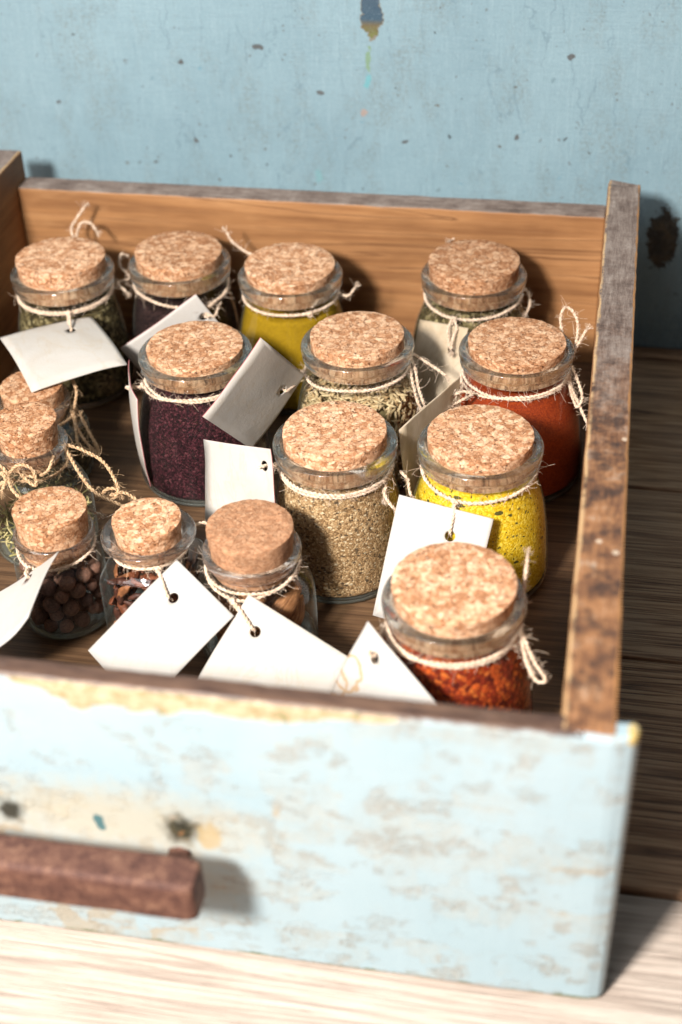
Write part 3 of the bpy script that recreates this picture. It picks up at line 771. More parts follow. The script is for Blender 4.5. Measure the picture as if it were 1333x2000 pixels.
FILL = dict(
 A=('dried_herb', 'loose dried green herb in the back jar behind the flat tag', 'herb', fill_mat('dried_herb_leaf', HERB, .55, .12, .45), 54),
 B=('ground_spice', 'almost black ground spice in the second jar of the back row', 'spice', fill_mat('black_spice', [(.2, (.006, .003, .003)), (.6, (.018, .008, .008)), (.9, (.06, .03, .025))], 1.0), 53),
 C=('ground_spice', 'smooth olive yellow powder in the third jar of the back row', 'spice', fill_mat('olive_yellow_powder', [(.2, (.215, .125, .002)), (.8, (.29, .175, .003))], 1.6, 0, .06), 56),
 D=('dried_herb', 'dried green herb in the jar near the back corner', 'herb', fill_mat('dried_herb_flake', HERB, .48, .14, .45), 59),
 E=('ground_spice', 'dark purple ground spice with reddish grains', 'spice', fill_mat('purple_sumac', [(.25, (.006, .0015, .0022)), (.5, (.022, .0045, .007)), (.72, (.055, .011, .017)), (.92, (.20, .07, .075))], 1.35, 0, .3), 58),
 G=('ground_spice', 'fine rust red paprika powder', 'spice', fill_mat('paprika_powder', [(.2, (.15, .015, .002)), (.8, (.27, .036, .004))], 1.7, 0, .07), 59),
 H=('ground_spice', 'coarse light brown ground spice with dark bits', 'spice', fill_mat('coarse_brown_spice', [(.12, (.11, .055, .022)), (.36, (.36, .215, .10)), (.6, (.48, .305, .155)), (.88, (.64, .47, .28))], 1.0, .10, .45, extra=both(specks((.07, .045, .028), .75, (.35, 1, 1), .42), specks((.09, .06, .035), .6, (1, 1, .4), .36, .8, (.2, .9, .4)), specks((.70, .58, .40), .7, (.4, 1.2, 1), .35, .8, (1.1, .2, .7)))), 59),
 I=('ground_spice', 'bright yellow salt seasoning with dark green flecks', 'spice', fill_mat('yellow_seasoning', [(.15, (.50, .29, .004)), (.5, (.70, .455, .010)), (.9, (.84, .66, .11))], 1.25, 0, .3, extra=both(specks((.045, .05, .015), .30, (.30, 1, 1), .34, .95), specks((.08, .07, .02), .5, (1, .4, 1), .30, .9, (.9, .1, 1.2)))), 60),
 J=('chilli_flakes', 'orange red crushed chilli flakes in the front jar', 'spice', fill_mat('chilli_flakes', [(.18, (.06, .005, .002)), (.42, (.27, .026, .005)), (.66, (.46, .075, .011)), (.92, (.62, .19, .035))], .5, .13, .6), 58),
)
def inner_r(k, z):
    prof = body_profile(k); zs = [p[1] for p in prof[1:]]; rs = [p[0] for p in prof[1:]]
    return float(np.interp(z, zs, rs))-.75
def build_fill(k, name, label, cat, m, top, coarse=.25, z0=5.0):
    x, y, rr, h, br = JAR[k]
    prof = [(.02, z0), (inner_r(k, z0+1.5)-3, z0), (inner_r(k, z0+1.5)-.6, z0+.5)]+[(inner_r(k, z), z) for z in np.linspace(z0+1.5, top-.4, 34)]
    rt_ = inner_r(k, top)
    prof += [(rt_*q, top+.6*(1-q)) for q in (.97, .85, .7, .5, .3, .1, .001)]
    v, f = lathe(prof, 110)
    v2 = []
    for a, b, c in v:
        n_ = (hn((a*.5, b*.5, c*.5+ord(k)))+.6*hn((a*1.1, b*1.1, c*1.1+ord(k))))*coarse
        r_ = math.hypot(a, b)+1e-6; q = 1+(min(0.35, n_)-.12)/max(r_, 4)
        v2.append((a*q, b*q, c+(n_*2.5+1.2*hn((a*.08, b*.08, ord(k))) if c > top-.2 else 0)))
    o = mesh_obj(name, v2, f, m, None, True, (x, y, ZF))
    return tag(o, label, cat, 'spices filling the jars', 'stuff')
for k, (nm, lb, ct, m, tp) in FILL.items():
    build_fill(k, nm, lb, ct, m, tp, {'C': .05, 'G': .05, 'J': .55, 'A': .4, 'D': .4}.get(k, .25))

# fennel: a heap of small ridged seeds against the glass
def seeds(mb, spots, L, R, mats_n):
    for (p, d, s, mi) in spots:
        d = np.array(d, float); d /= np.linalg.norm(d); u = np.cross(d, [.1, .3, 1.0]); u /= np.linalg.norm(u); w = np.cross(d, u)
        l = L*s; bend = RNG.uniform(-.2, .2)*l
        rows = [(-.5, .12), (-.3, .72), (0, 1.0), (.3, .72), (.5, .12)]
        v, f = [], []
        for t_, q in rows:
            for j in range(6):
                a = j*math.pi/3; rr_ = R*s*q*(1 if j % 2 else .82)
                v.append(tuple(np.array(p)+d*t_*l+u*(rr_*math.cos(a)+bend*(t_*t_*4-.3))+w*rr_*math.sin(a)*.8))
        for i in range(4):
            for j in range(6): f.append((i*6+j, i*6+(j+1) % 6, (i+1)*6+(j+1) % 6, (i+1)*6+j))
        f.append(tuple(range(5, -1, -1))); f.append(tuple(range(24, 30)))
        mb.add(v, f, mi)
def plain(name, c, rough=.75, var=.25, sc=1.5):
    t = MT(name, rough, .25); k_ = t.noise(t.map(t.obj, (1, 1, .6)), sc, 3, .7)
    t.color(t.ramp(k_, [(.3, tuple(q*(1-var*1.6) for q in c)), (.7, tuple(min(1, q*(1+var)) for q in c))])); t.bump(k_, .15); return t.m
FEN = [plain('fennel_pale', (.56, .43, .25)), plain('fennel_green', (.44, .33, .18)), plain('fennel_brown', (.42, .28, .14))]
mb = MB()
spots = []
for q in range(1500):
    z = RNG.uniform(5, 49); a = RNG.uniform(0, 2*math.pi); R_ = inner_r('F', z)-1.4-abs(RNG.normal(0, 1.1))
    t1 = np.array([-math.sin(a), math.cos(a), 0]); n1 = np.array([math.cos(a), math.sin(a), 0])
    ph = RNG.uniform(0, 3.14); d = t1*math.cos(ph)+np.array([0, 0, 1])*math.sin(ph)+n1*RNG.uniform(-.25, .1)
    spots.append(((R_*math.cos(a), R_*math.sin(a), z), d, RNG.uniform(.8, 1.25), RNG.choice([0, 0, 1, 2])))
for q in range(500):
    R_ = 27*math.sqrt(RNG.uniform()); a = RNG.uniform(0, 6.28); d = RNG.standard_normal(3); d[2] *= .4
    spots.append(((R_*math.cos(a), R_*math.sin(a), 49+2.2*hn((R_*math.cos(a)*.08, R_*math.sin(a)*.08, 3))+RNG.uniform(-1, 1)), d, RNG.uniform(.8, 1.25), RNG.choice([0, 0, 1, 2])))
seeds(mb, spots, 5.6, .95, 3)
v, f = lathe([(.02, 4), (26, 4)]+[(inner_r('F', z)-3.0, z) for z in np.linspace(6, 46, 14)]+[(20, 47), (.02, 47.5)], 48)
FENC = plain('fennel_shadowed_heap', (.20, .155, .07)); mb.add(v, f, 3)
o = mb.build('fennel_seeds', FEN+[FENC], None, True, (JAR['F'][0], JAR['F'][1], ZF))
tag(o, 'pale green brown fennel seeds heaped in the middle jar', 'seeds', 'spices filling the jars', 'stuff')

# dried stalks in the small bottle
mb = MB(); ST = [plain('dry_stalk_pale', (.60, .50, .24)), plain('dry_leaf_green', (.32, .28, .11)), plain('dry_leaf_dark', (.17, .15, .06))]
for q in range(230):
    z = 4.5+abs(RNG.normal(0, 9)); z = min(z, 27); a = RNG.uniform(0, 6.28); R_ = (inner_r('L', z)-1.5)*math.sqrt(RNG.uniform(.25, 1))
    d = RNG.standard_normal(3); d /= np.linalg.norm(d); Ls = RNG.uniform(3, 11)*.5; p = np.array([R_*math.cos(a), R_*math.sin(a), z]); c_ = RNG.standard_normal(3)*.8
    pts = []
    for t_ in np.linspace(-1, 1, 5):
        w = p+d*Ls*t_+c_*t_*t_; rxy = math.hypot(w[0], w[1]); lim = inner_r('L', min(max(w[2], 4), 40))-.4
        if rxy > lim: w[:2] *= lim/rxy
        w[2] = max(w[2], 4.2); pts.append(w)
    mb.add(*tube(pts, RNG.uniform(.22, .55), 5), mi=int(RNG.choice([0, 1, 1, 2])))
o = mb.build('dried_stalks', ST, None, True, (JAR['L'][0], JAR['L'][1], ZF))
tag(o, 'greenish dried herb stalks in the small flared bottle', 'herb', 'spices filling the jars', 'stuff')
# a little dark tea at the bottom of the low jar
build_fill('K', 'dried_herb', 'dark dried leaves at the bottom of the low small jar', 'herb', fill_mat('dark_leaf', [(.2, (.018, .013, .008)), (.6, (.06, .045, .022)), (.9, (.16, .12, .06))], .5, .1, .5), 24, .5)

# allspice berries, one by one
BERRY = []
for i, c in enumerate(((.12, .060, .042), (.16, .080, .054), (.09, .045, .034))):
    t = MT('allspice_skin', .62, .35); k1 = t.noise(t.obj, 1.0, 4, .7); k2 = t.voro(t.obj, 1.6)
    t.color(t.ramp(k1, [(.3, tuple(q*.6 for q in c)), (.7, tuple(q*1.9 for q in c))])); t.bump(t.m_('ADD', k1, k2), .2); BERRY.append(t.m)
def berry_mesh(i):
    bm = bmesh.new(); bmesh.ops.create_uvsphere(bm, u_segments=18, v_segments=12, radius=1.0)
    for p in bm.verts:
        k_ = 1+.05*hn(p.co*1.3+Vector((i*5, 0, 0)))+.02*hn(p.co*5+Vector((i*5, 0, 0)))
        if p.co.z > .93: k_ += .10
        p.co *= k_*3.75*MM
    me = bpy.data.meshes.new('allspice_berry'); bm.to_mesh(me); bm.free(); me.materials.append(BERRY[i % 3])
    me.polygons.foreach_set('use_smooth', [True]*len(me.polygons)); return me
BM_ = [berry_mesh(i) for i in range(6)]
def berry(p, s, label='round dark brown allspice berry in the small round jar', group='allspice berries in the round jar'):
    o = bpy.data.objects.new('allspice_berry', BM_[int(RNG.integers(0, 6))]); COL.objects.link(o)
    o.location = Vector(p)*MM; o.scale = (s, s, s*RNG.uniform(.92, 1.05)); o.rotation_euler = RNG.uniform(0, 6.28, 3)
    tag(o, label, 'berry', group)
def pack(k, rad, z0, z1, n_try, keep):
    """throw balls of radius rad into the jar, none overlapping"""
    x, y = JAR[k][:2]; got = []
    for q in range(n_try):
        r_ = rad*RNG.uniform(.84, 1.06); z = z0+r_+(z1-z0-2*r_)*RNG.uniform()**1.15
        lim = inner_r(k, z)-.1-r_
        R_ = lim*(1-.12*RNG.uniform()**3) if RNG.uniform() < .75 else lim*math.sqrt(RNG.uniform())
        a = RNG.uniform(0, 6.28); p = np.array([R_*math.cos(a), R_*math.sin(a), z])
        if not keep(p): continue
        if all(np.linalg.norm(p-g)> .95*(r_+s) for g, s in got): got.append((p, r_))
    return [(p+np.array([x, y, ZF]), r_) for p, r_ in got]
front = lambda p: p[1] < 5 or p[2] > 27
for p, r_ in pack('M', 3.75, 3.2, 34, 30000, front): berry(p, r_/3.75)
BM_core = lathe([(.02, 3.3), (14.5, 3.5), (15.2, 26), (.02, 27)], 32)
o = bpy.data.objects.new('allspice_berry', BM_[0]); COL.objects.link(o); o.location = Vector((-286.0, 75.0, 24.2))*MM; tag(o, 'single dark berry lying loose on the drawer floor behind the front panel', 'berry')

# red brown husks in the square jar
HUSK = [plain('husk_red', (.15, .045, .020), .5, .35, .8), plain('husk_dark', (.06, .02, .012), .5, .35, .8), plain('husk_tan', (.22, .085, .035), .55, .3, .8)]
def husk_mesh(i):
    v, f = [], []; nu, nv = 9, 7
    for a in range(nu):
        for b in range(nv):
            s_, t_ = a/(nu-1)*2-1, b/(nv-1)*2-1
            wd = 2.1*math.sqrt(max(0, 1-s_*s_*.92))*(1-.25*s_)
            v.append((s_*4.8+.7*hn((t_*2, i*3, s_)), t_*wd+.8*hn((s_*1.5, i*5, .2)), 1.5*(1-t_*t_)*(1-.4*s_*s_)+1.1*hn((s_*1.8+i*4, t_*1.5, .4))))
    for a in range(nu-1):
        for b in range(nv-1): f.append((a*nv+b, (a+1)*nv+b, (a+1)*nv+b+1, a*nv+b+1))
    n = len(v); v += [(p[0]*.94, p[1]*.92, p[2]-.55) for p in v]; f += [tuple(q+n for q in reversed(g)) for g in f[:]]
    edge = [b for b in range(nv)]+[a*nv+nv-1 for a in range(1, nu)]+[(nu-1)*nv+b for b in range(nv-2, -1, -1)]+[a*nv for a in range(nu-2, 0, -1)]
    for i0 in range(len(edge)):
        a, b = edge[i0], edge[(i0+1) % len(edge)]; f.append((a, b, b+n, a+n))
    me = bpy.data.meshes.new('dried_husk'); me.from_pydata([tuple(c*MM for c in p) for p in v], [], f); me.materials.append(HUSK[i % 3])
    me.polygons.foreach_set('use_smooth', [True]*len(f)); return me
HM = [husk_mesh(i) for i in range(6)]
def in_square(p, m): return abs(p[0]) < 19.3-m and abs(p[1]) < 19.3-m
cnt = 0; got = []
for q in range(9000):
    z = 6+25*RNG.uniform(); e = RNG.integers(0, 4); u_ = RNG.uniform(-15, 15)
    dd = 15.2-abs(RNG.normal(0, .7))
    p = np.array([(u_, -dd, z), (dd, u_, z), (-dd, u_, z), (RNG.uniform(-14, 14), RNG.uniform(-14, 14), 30+RNG.uniform(-1.5, 1))][e])
    if any(np.linalg.norm(p-g) < 4.3 for g in got): continue
    got.append(p)
    o = bpy.data.objects.new('dried_husk', HM[int(RNG.integers(0, 6))]); COL.objects.link(o)
    o.location = Vector((p[0]+JAR['N'][0], p[1]+JAR['N'][1], p[2]+ZF))*MM
    nrm = Vector(((0, -1, 0), (1, 0, 0), (-1, 0, 0), (0, 0, 1))[e]); nrm = (nrm+Vector(RNG.uniform(-.35, .35, 3))).normalized()
    o.rotation_euler = (nrm.to_track_quat('Z', 'Y') @ Vector((0, 0, 1)).rotation_difference(Vector((0, 0, 1)))).to_euler()
    o.rotation_euler.rotate_axis('Z', RNG.uniform(0, 6.28)); o.scale = (RNG.uniform(.75, 1.05),)*3
    tag(o, 'curled red brown dried husk in the square jar', 'husk', 'dried husks in the square jar')

# almonds
t = MT('almond_skin', .6, .3); st_ = t.noise(t.map(t.obj, (.12, 1, 1)), .9, 4, .6)
t.color(t.ramp(st_, [(.3, (.13, .05, .02)), (.5, (.25, .11, .045)), (.72, (.40, .20, .09))])); t.bump(st_, .5); M_ALM = t.m
v, f = [], []
nu, nv = 22, 18
for a in range(nu+1):
    s_ = a/nu; xx = -11.2+22.4*s_; r_ = 6.6*(math.sin(math.pi*s_**.82))**.72 if 0 < s_ < 1 else .02
    for b in range(nv): an = 2*math.pi*b/nv; v.append((xx, r_*math.cos(an), r_*.58*math.sin(an)+.25*hn((xx*.1, math.cos(an)*2, math.sin(an)*2))))
for a in range(nu):
    for b in range(nv): f.append((a*nv+b, a*nv+(b+1) % nv, (a+1)*nv+(b+1) % nv, (a+1)*nv+b))
AM = bpy.data.meshes.new('almond'); AM.from_pydata([tuple(c*MM for c in p) for p in v], [], f); AM.materials.append(M_ALM); AM.polygons.foreach_set('use_smooth', [True]*len(f))
for (ax, ay, az, rx, ry, rz) in ((14.5, -10.5, 9, 75, 20, 38), (18.5, 1.5, 17, 80, -30, 80), (9, -16, 20.5, 80, 25, 28), (16, -8, 28.5, 70, -20, 55), (2, -17.5, 10, 82, -25, 5), (-9, -16, 15, 80, 10, -30), (-4, -15.5, 26, 70, 30, -10), (-16, -6, 9, 75, 40, -70), (-15.5, -8, 25.5, 80, -15, -60), (0, 3, 24, 10, 15, 30), (6, 8, 15, 20, 0, 100), (14, 10, 27, 60, 20, 130), (-8, 8, 28, 30, 20, 70), (-2, -4, 31, 15, -10, 150)):
    o = bpy.data.objects.new('almond', AM); COL.objects.link(o)
    o.location = Vector((JAR['O'][0]+ax*.94, JAR['O'][1]+ay*.94, ZF+az))*MM; o.rotation_euler = tuple(math.radians(q) for q in (rx, ry, rz)); o.scale = (.82,)*3
    tag(o, 'wrinkled brown almond in the small jar with the tall cork', 'almond', 'almonds in the small jar')

# ------------------------------------------------------------------ paper tags
def mat_paper(name, stain=.25, ring=False, edge=False, tint=(.63, .595, .55)):
    t = MT(name, .75, .2)
    rnd = t.n('ShaderNodeObjectInfo').outputs['Random']
    P = t.vm('ADD', t.obj, t.vm('SCALE', t.comb(rnd, t.m_('MULTIPLY', rnd, 2.3), 0.0), 300.0))
    x, y, z = t.sep(t.obj)
    n1 = t.noise(P, .035, 5, .65, .8)
    c = t.mix(t.m_('MULTIPLY', t.step(n1, .42, .72), stain), tint, (.48, .35, .20))
    vein = t.m_('ABSOLUTE', t.m_('SUBTRACT', t.noise(t.map(P, (1, .45, 1)), .05, 4, .6, 1.2), .5))
    c = t.mix(t.m_('MULTIPLY', t.step(vein, .02, .0), min(.5, stain*1.4)), c, (.58, .47, .33))
    if ring:
        W = t.vm('ADD', t.obj, t.vm('SCALE', t.vm('SUBTRACT', t.noisec(t.obj, .14, 3), (.5, .5, .5)), 9.0))
        m = None
        for cx, cy_, r in ring:
            d = t.vm('LENGTH', t.vm('MULTIPLY', t.vm('SUBTRACT', W, (cx, cy_, 0)), (1, 1, 0)))
            q = t.m_('SUBTRACT', 1.0, t.step(t.m_('ABSOLUTE', t.m_('SUBTRACT', d, r)), .45, 1.3))
            ins = t.m_('MULTIPLY', t.m_('LESS_THAN', d, r), .16)
            q = t.m_('MAXIMUM', q, ins); m = q if m is None else t.m_('MAXIMUM', m, q)
        c = t.mix(t.m_('MULTIPLY', m, .65), c, (.50, .27, .08))
    if edge: c = t.mix(.8, c, (.42, .05, .07))
    t.color(c)
    t.bump(t.m_('ADD', t.noise(P, .9, 4, .6), t.m_('MULTIPLY', t.noise(P, .25, 3), .8)), .16)
    tr = t.n('ShaderNodeBsdfTranslucent'); t.set(tr.inputs[0], c); mx = t.n('ShaderNodeMixShader'); mx.inputs[0].default_value = .32
    t.nt.links.new(t.b.outputs[0], mx.inputs[1]); t.nt.links.new(tr.outputs[0], mx.inputs[2]); t.nt.links.new(mx.outputs[0], t.out.inputs[0])
    return t.m
PAPER = mat_paper('cream_paper', .22); PAPER_S = mat_paper('tea_stained_paper', .9, tint=(.68, .57, .43))
PAPER_W = mat_paper('white_paper', .10, tint=(.64, .61, .575))
EDGE_R = mat_paper('red_fringe_edge', .1, edge=True)  # lens colour fringe painted as red on the paper's edge faces
TAGS = {'A': ([[-329.84, 296.31, 80.45], [-289.81, 326.58, 79.64], [-256.65, 282.68, 78.19], [-296.68, 252.41, 79.01]], 0.693, 0.247), 'B': ([[-271.22, 314.0, 65.49], [-232.37, 333.1, 89.64], [-216.35, 344.23, 55.07], [-255.2, 325.13, 30.92]], 0.978, 0.342), 'F': ([[-174.24, 242.2, 121.28], [-161.87, 274.83, 81.92], [-184.99, 249.09, 53.32], [-197.36, 216.46, 92.67]], 0.812, 0.283), 'H': ([[-200.42, 220.11, 77.67], [-159.43, 190.75, 96.52], [-155.73, 172.41, 59.92], [-196.72, 201.76, 41.07]], 0.893, 0.197), 'D': ([[-116.98, 351.56, 72.99], [-88.61, 329.41, 82.55], [-93.57, 304.06, 38.51], [-121.93, 326.21, 28.95]], 0.753, 0.238), 'G': ([[-86.35, 270.45, 89.88], [-107.8, 221.11, 90.76], [-104.2, 218.81, 49.87], [-82.74, 268.15, 48.99]], 0.077, 0.162), 'I': ([[-102.55, 187.26, 79.79], [-60.61, 179.75, 76.4], [-69.22, 153.66, 27.64], [-111.17, 161.17, 31.03]], 0.612, 0.214), 'J': ([[-101.29, 94.46, 87.63], [-64.26, 53.78, 80.87], [-80.38, 45.53, 42.17], [-117.42, 86.21, 48.93]], 0.215, 0.191), 'N': ([[-193.1, 144.64, 67.47], [-162.51, 120.87, 59.77], [-195.3, 87.44, 32.75], [-225.88, 111.21, 40.45]], 0.319, 0.232), 'O': ([[-157.65, 128.81, 65.31], [-108.64, 111.18, 49.43], [-127.29, 84.88, 21.1], [-176.3, 102.5, 36.98]], 0.201, 0.272), 'M': ([[-241.68, 134.05, 74.72], [-237.66, 92.62, 72.09], [-278.82, 90.88, 36.47], [-282.84, 132.31, 39.09]], 0.084, 0.347), 'E': ([[-255.66, 276.64, 82.0], [-240.31, 241.87, 82.0], [-240.31, 241.87, 30.0], [-255.66, 276.64, 30.0]], 0.5, 0.12), 'L': ([[-332.94, 174.59, 66.0], [-292.8, 183.0, 66.0], [-291.66, 177.55, 55.37], [-331.8, 169.15, 55.37]], 0.5, 0.4)}
TAGINFO = dict(
 A=('flat cream paper tag lying over the low small cork', 'cream', 1.5, 2.5),
 B=('white paper tag behind the purple spice jar, on the dark spice jar', 'white', .5, 1),
 F=('pinkish shaded paper tag tied to the fennel jar, with red fringed edges', 'cream', .6, .8),
 H=('upright cream tag with faint veins beside the coarse brown spice jar', 'cream', .5, -.8),
 D=('tea stained paper tag hanging under the back corner herb jar', 'stain', .5, .5),
 G=('brown stained tag wedged edge up between two jars beside the paprika', 'stain', .5, .4),
 I=('white paper tag hanging in front of the yellow seasoning jar', 'white', .4, .8),
 J=('white tag with orange stain rings, tied to the chilli flake jar', 'ring', .5, .7),
 N=('white paper tag tilted on one corner before the square husk jar', 'white', .8, .6),
 O=('pale grey paper tag sloping from the almond jar to the front panel', 'cream', .6, .8),
 M=('bent white paper tag hanging from the allspice jar', 'white', .8, -2.2),
 E=('thin paper tag seen edge on beside the purple spice jar', 'cream', 1.6, 1.5),
 L=('white paper tag tied to the flared bottle, mostly out of sight', 'white', .5, .5))
TG = 'paper tags tied to the jars'
HOLE = {}
def build_tag(k):
    C, hu, hv = TAGS[k]
    c = [Vector(p) for p in C]
    X = c[1]-c[0]; w = X.length; X.normalize(); Y = c[3]-c[0]; h = Y.length; Y = (Y-X*Y.dot(X)).normalized(); Z = X.cross(Y)
    hx, hy = w*min(max(hu, .08), .92), h*min(max(hv, .08), .92); R0 = 2.35
    hx = min(max(hx, R0+1.8), w-R0-1.8); hy = min(max(hy, R0+1.8), h-R0-1.8)
    corner_a = [math.atan2(q-hy, p-hx) for p, q in ((0, 0), (w, 0), (w, h), (0, h))]
    ang = sorted(set([round(a, 5) for a in corner_a]+[round(-math.pi+2*math.pi*(i+.5)/56, 5) for i in range(56)]))
    n = len(ang); lay = [0, .06, .14, .25, .4, .55, .7, .85, 1]
    lab, kind, b1, b2 = TAGINFO[k]
    def bend(px, py):
        u, v_ = px/w-.5, py/h-.5
        hk = (hx/w-.5, hy/h-.5)
        f_ = lambda u, v_: b1*(u*u*4-.3)+b2*(v_*v_*4-.3)+.9*hn((u*2.2+ord(k), v_*2.2, .3))+ (b1-b2)*.6*u*v_*4
        return f_(u, v_)-f_(*hk)
    top, bot = [], []
    for fr in lay:
        for a in ang:
            ca, sa = math.cos(a), math.sin(a)
            tx = ((w-hx)/ca if ca > 1e-6 else (-hx/ca if ca < -1e-6 else 1e9)); ty = ((h-hy)/sa if sa > 1e-6 else (-hy/sa if sa < -1e-6 else 1e9))
            re = min(tx, ty); r_ = R0+(re-R0)*fr
            px, py = hx+ca*r_, hy+sa*r_; z = bend(px, py)
            top.append((px, py, z+.17)); bot.append((px, py, z-.17))
    v = top+bot; N_ = len(top); f = []; fm = []
    for i in range(len(lay)-1):
        for j in range(n):
            l = (j+1) % n
            f.append((i*n+j, (i+1)*n+j, (i+1)*n+l, i*n+l)); fm.append(0)
            f.append((N_+i*n+l, N_+(i+1)*n+l, N_+(i+1)*n+j, N_+i*n+j)); fm.append(0)
    for base, fl in ((0, False), ((len(lay)-1)*n, True)):
        for j in range(n):
            l = (j+1) % n; q = (base+j, base+l, N_+base+l, N_+base+j)
            f.append(q if not fl else q[::-1]); fm.append(1 if fl else 0)
    pm = dict(cream=PAPER, white=PAPER_W, stain=PAPER_S).get(kind) or mat_paper('ring_stained_paper', .12, [(0.5, h-12, 6.5), (4, h-20, 7.5), (2, h-2, 4.5)], tint=(.64, .61, .575))
    o = mesh_obj('paper_tag', v, f, [pm, EDGE_R if k in 'FEHB' else pm], None, True, (0, 0, 0), fm)
    me = o.data
    for e in me.edges: pass
    o.matrix_world = Matrix.Translation(c[0]*MM) @ Matrix((X, Y, Z)).transposed().to_4x4()
    me.polygons.foreach_set('use_smooth', [m_ == 0 for m_ in fm])
    HOLE[k] = (c[0]+X*hx+Y*hy, Z)
    return tag(o, lab, 'tag', TG)
for k in TAGS: build_tag(k)

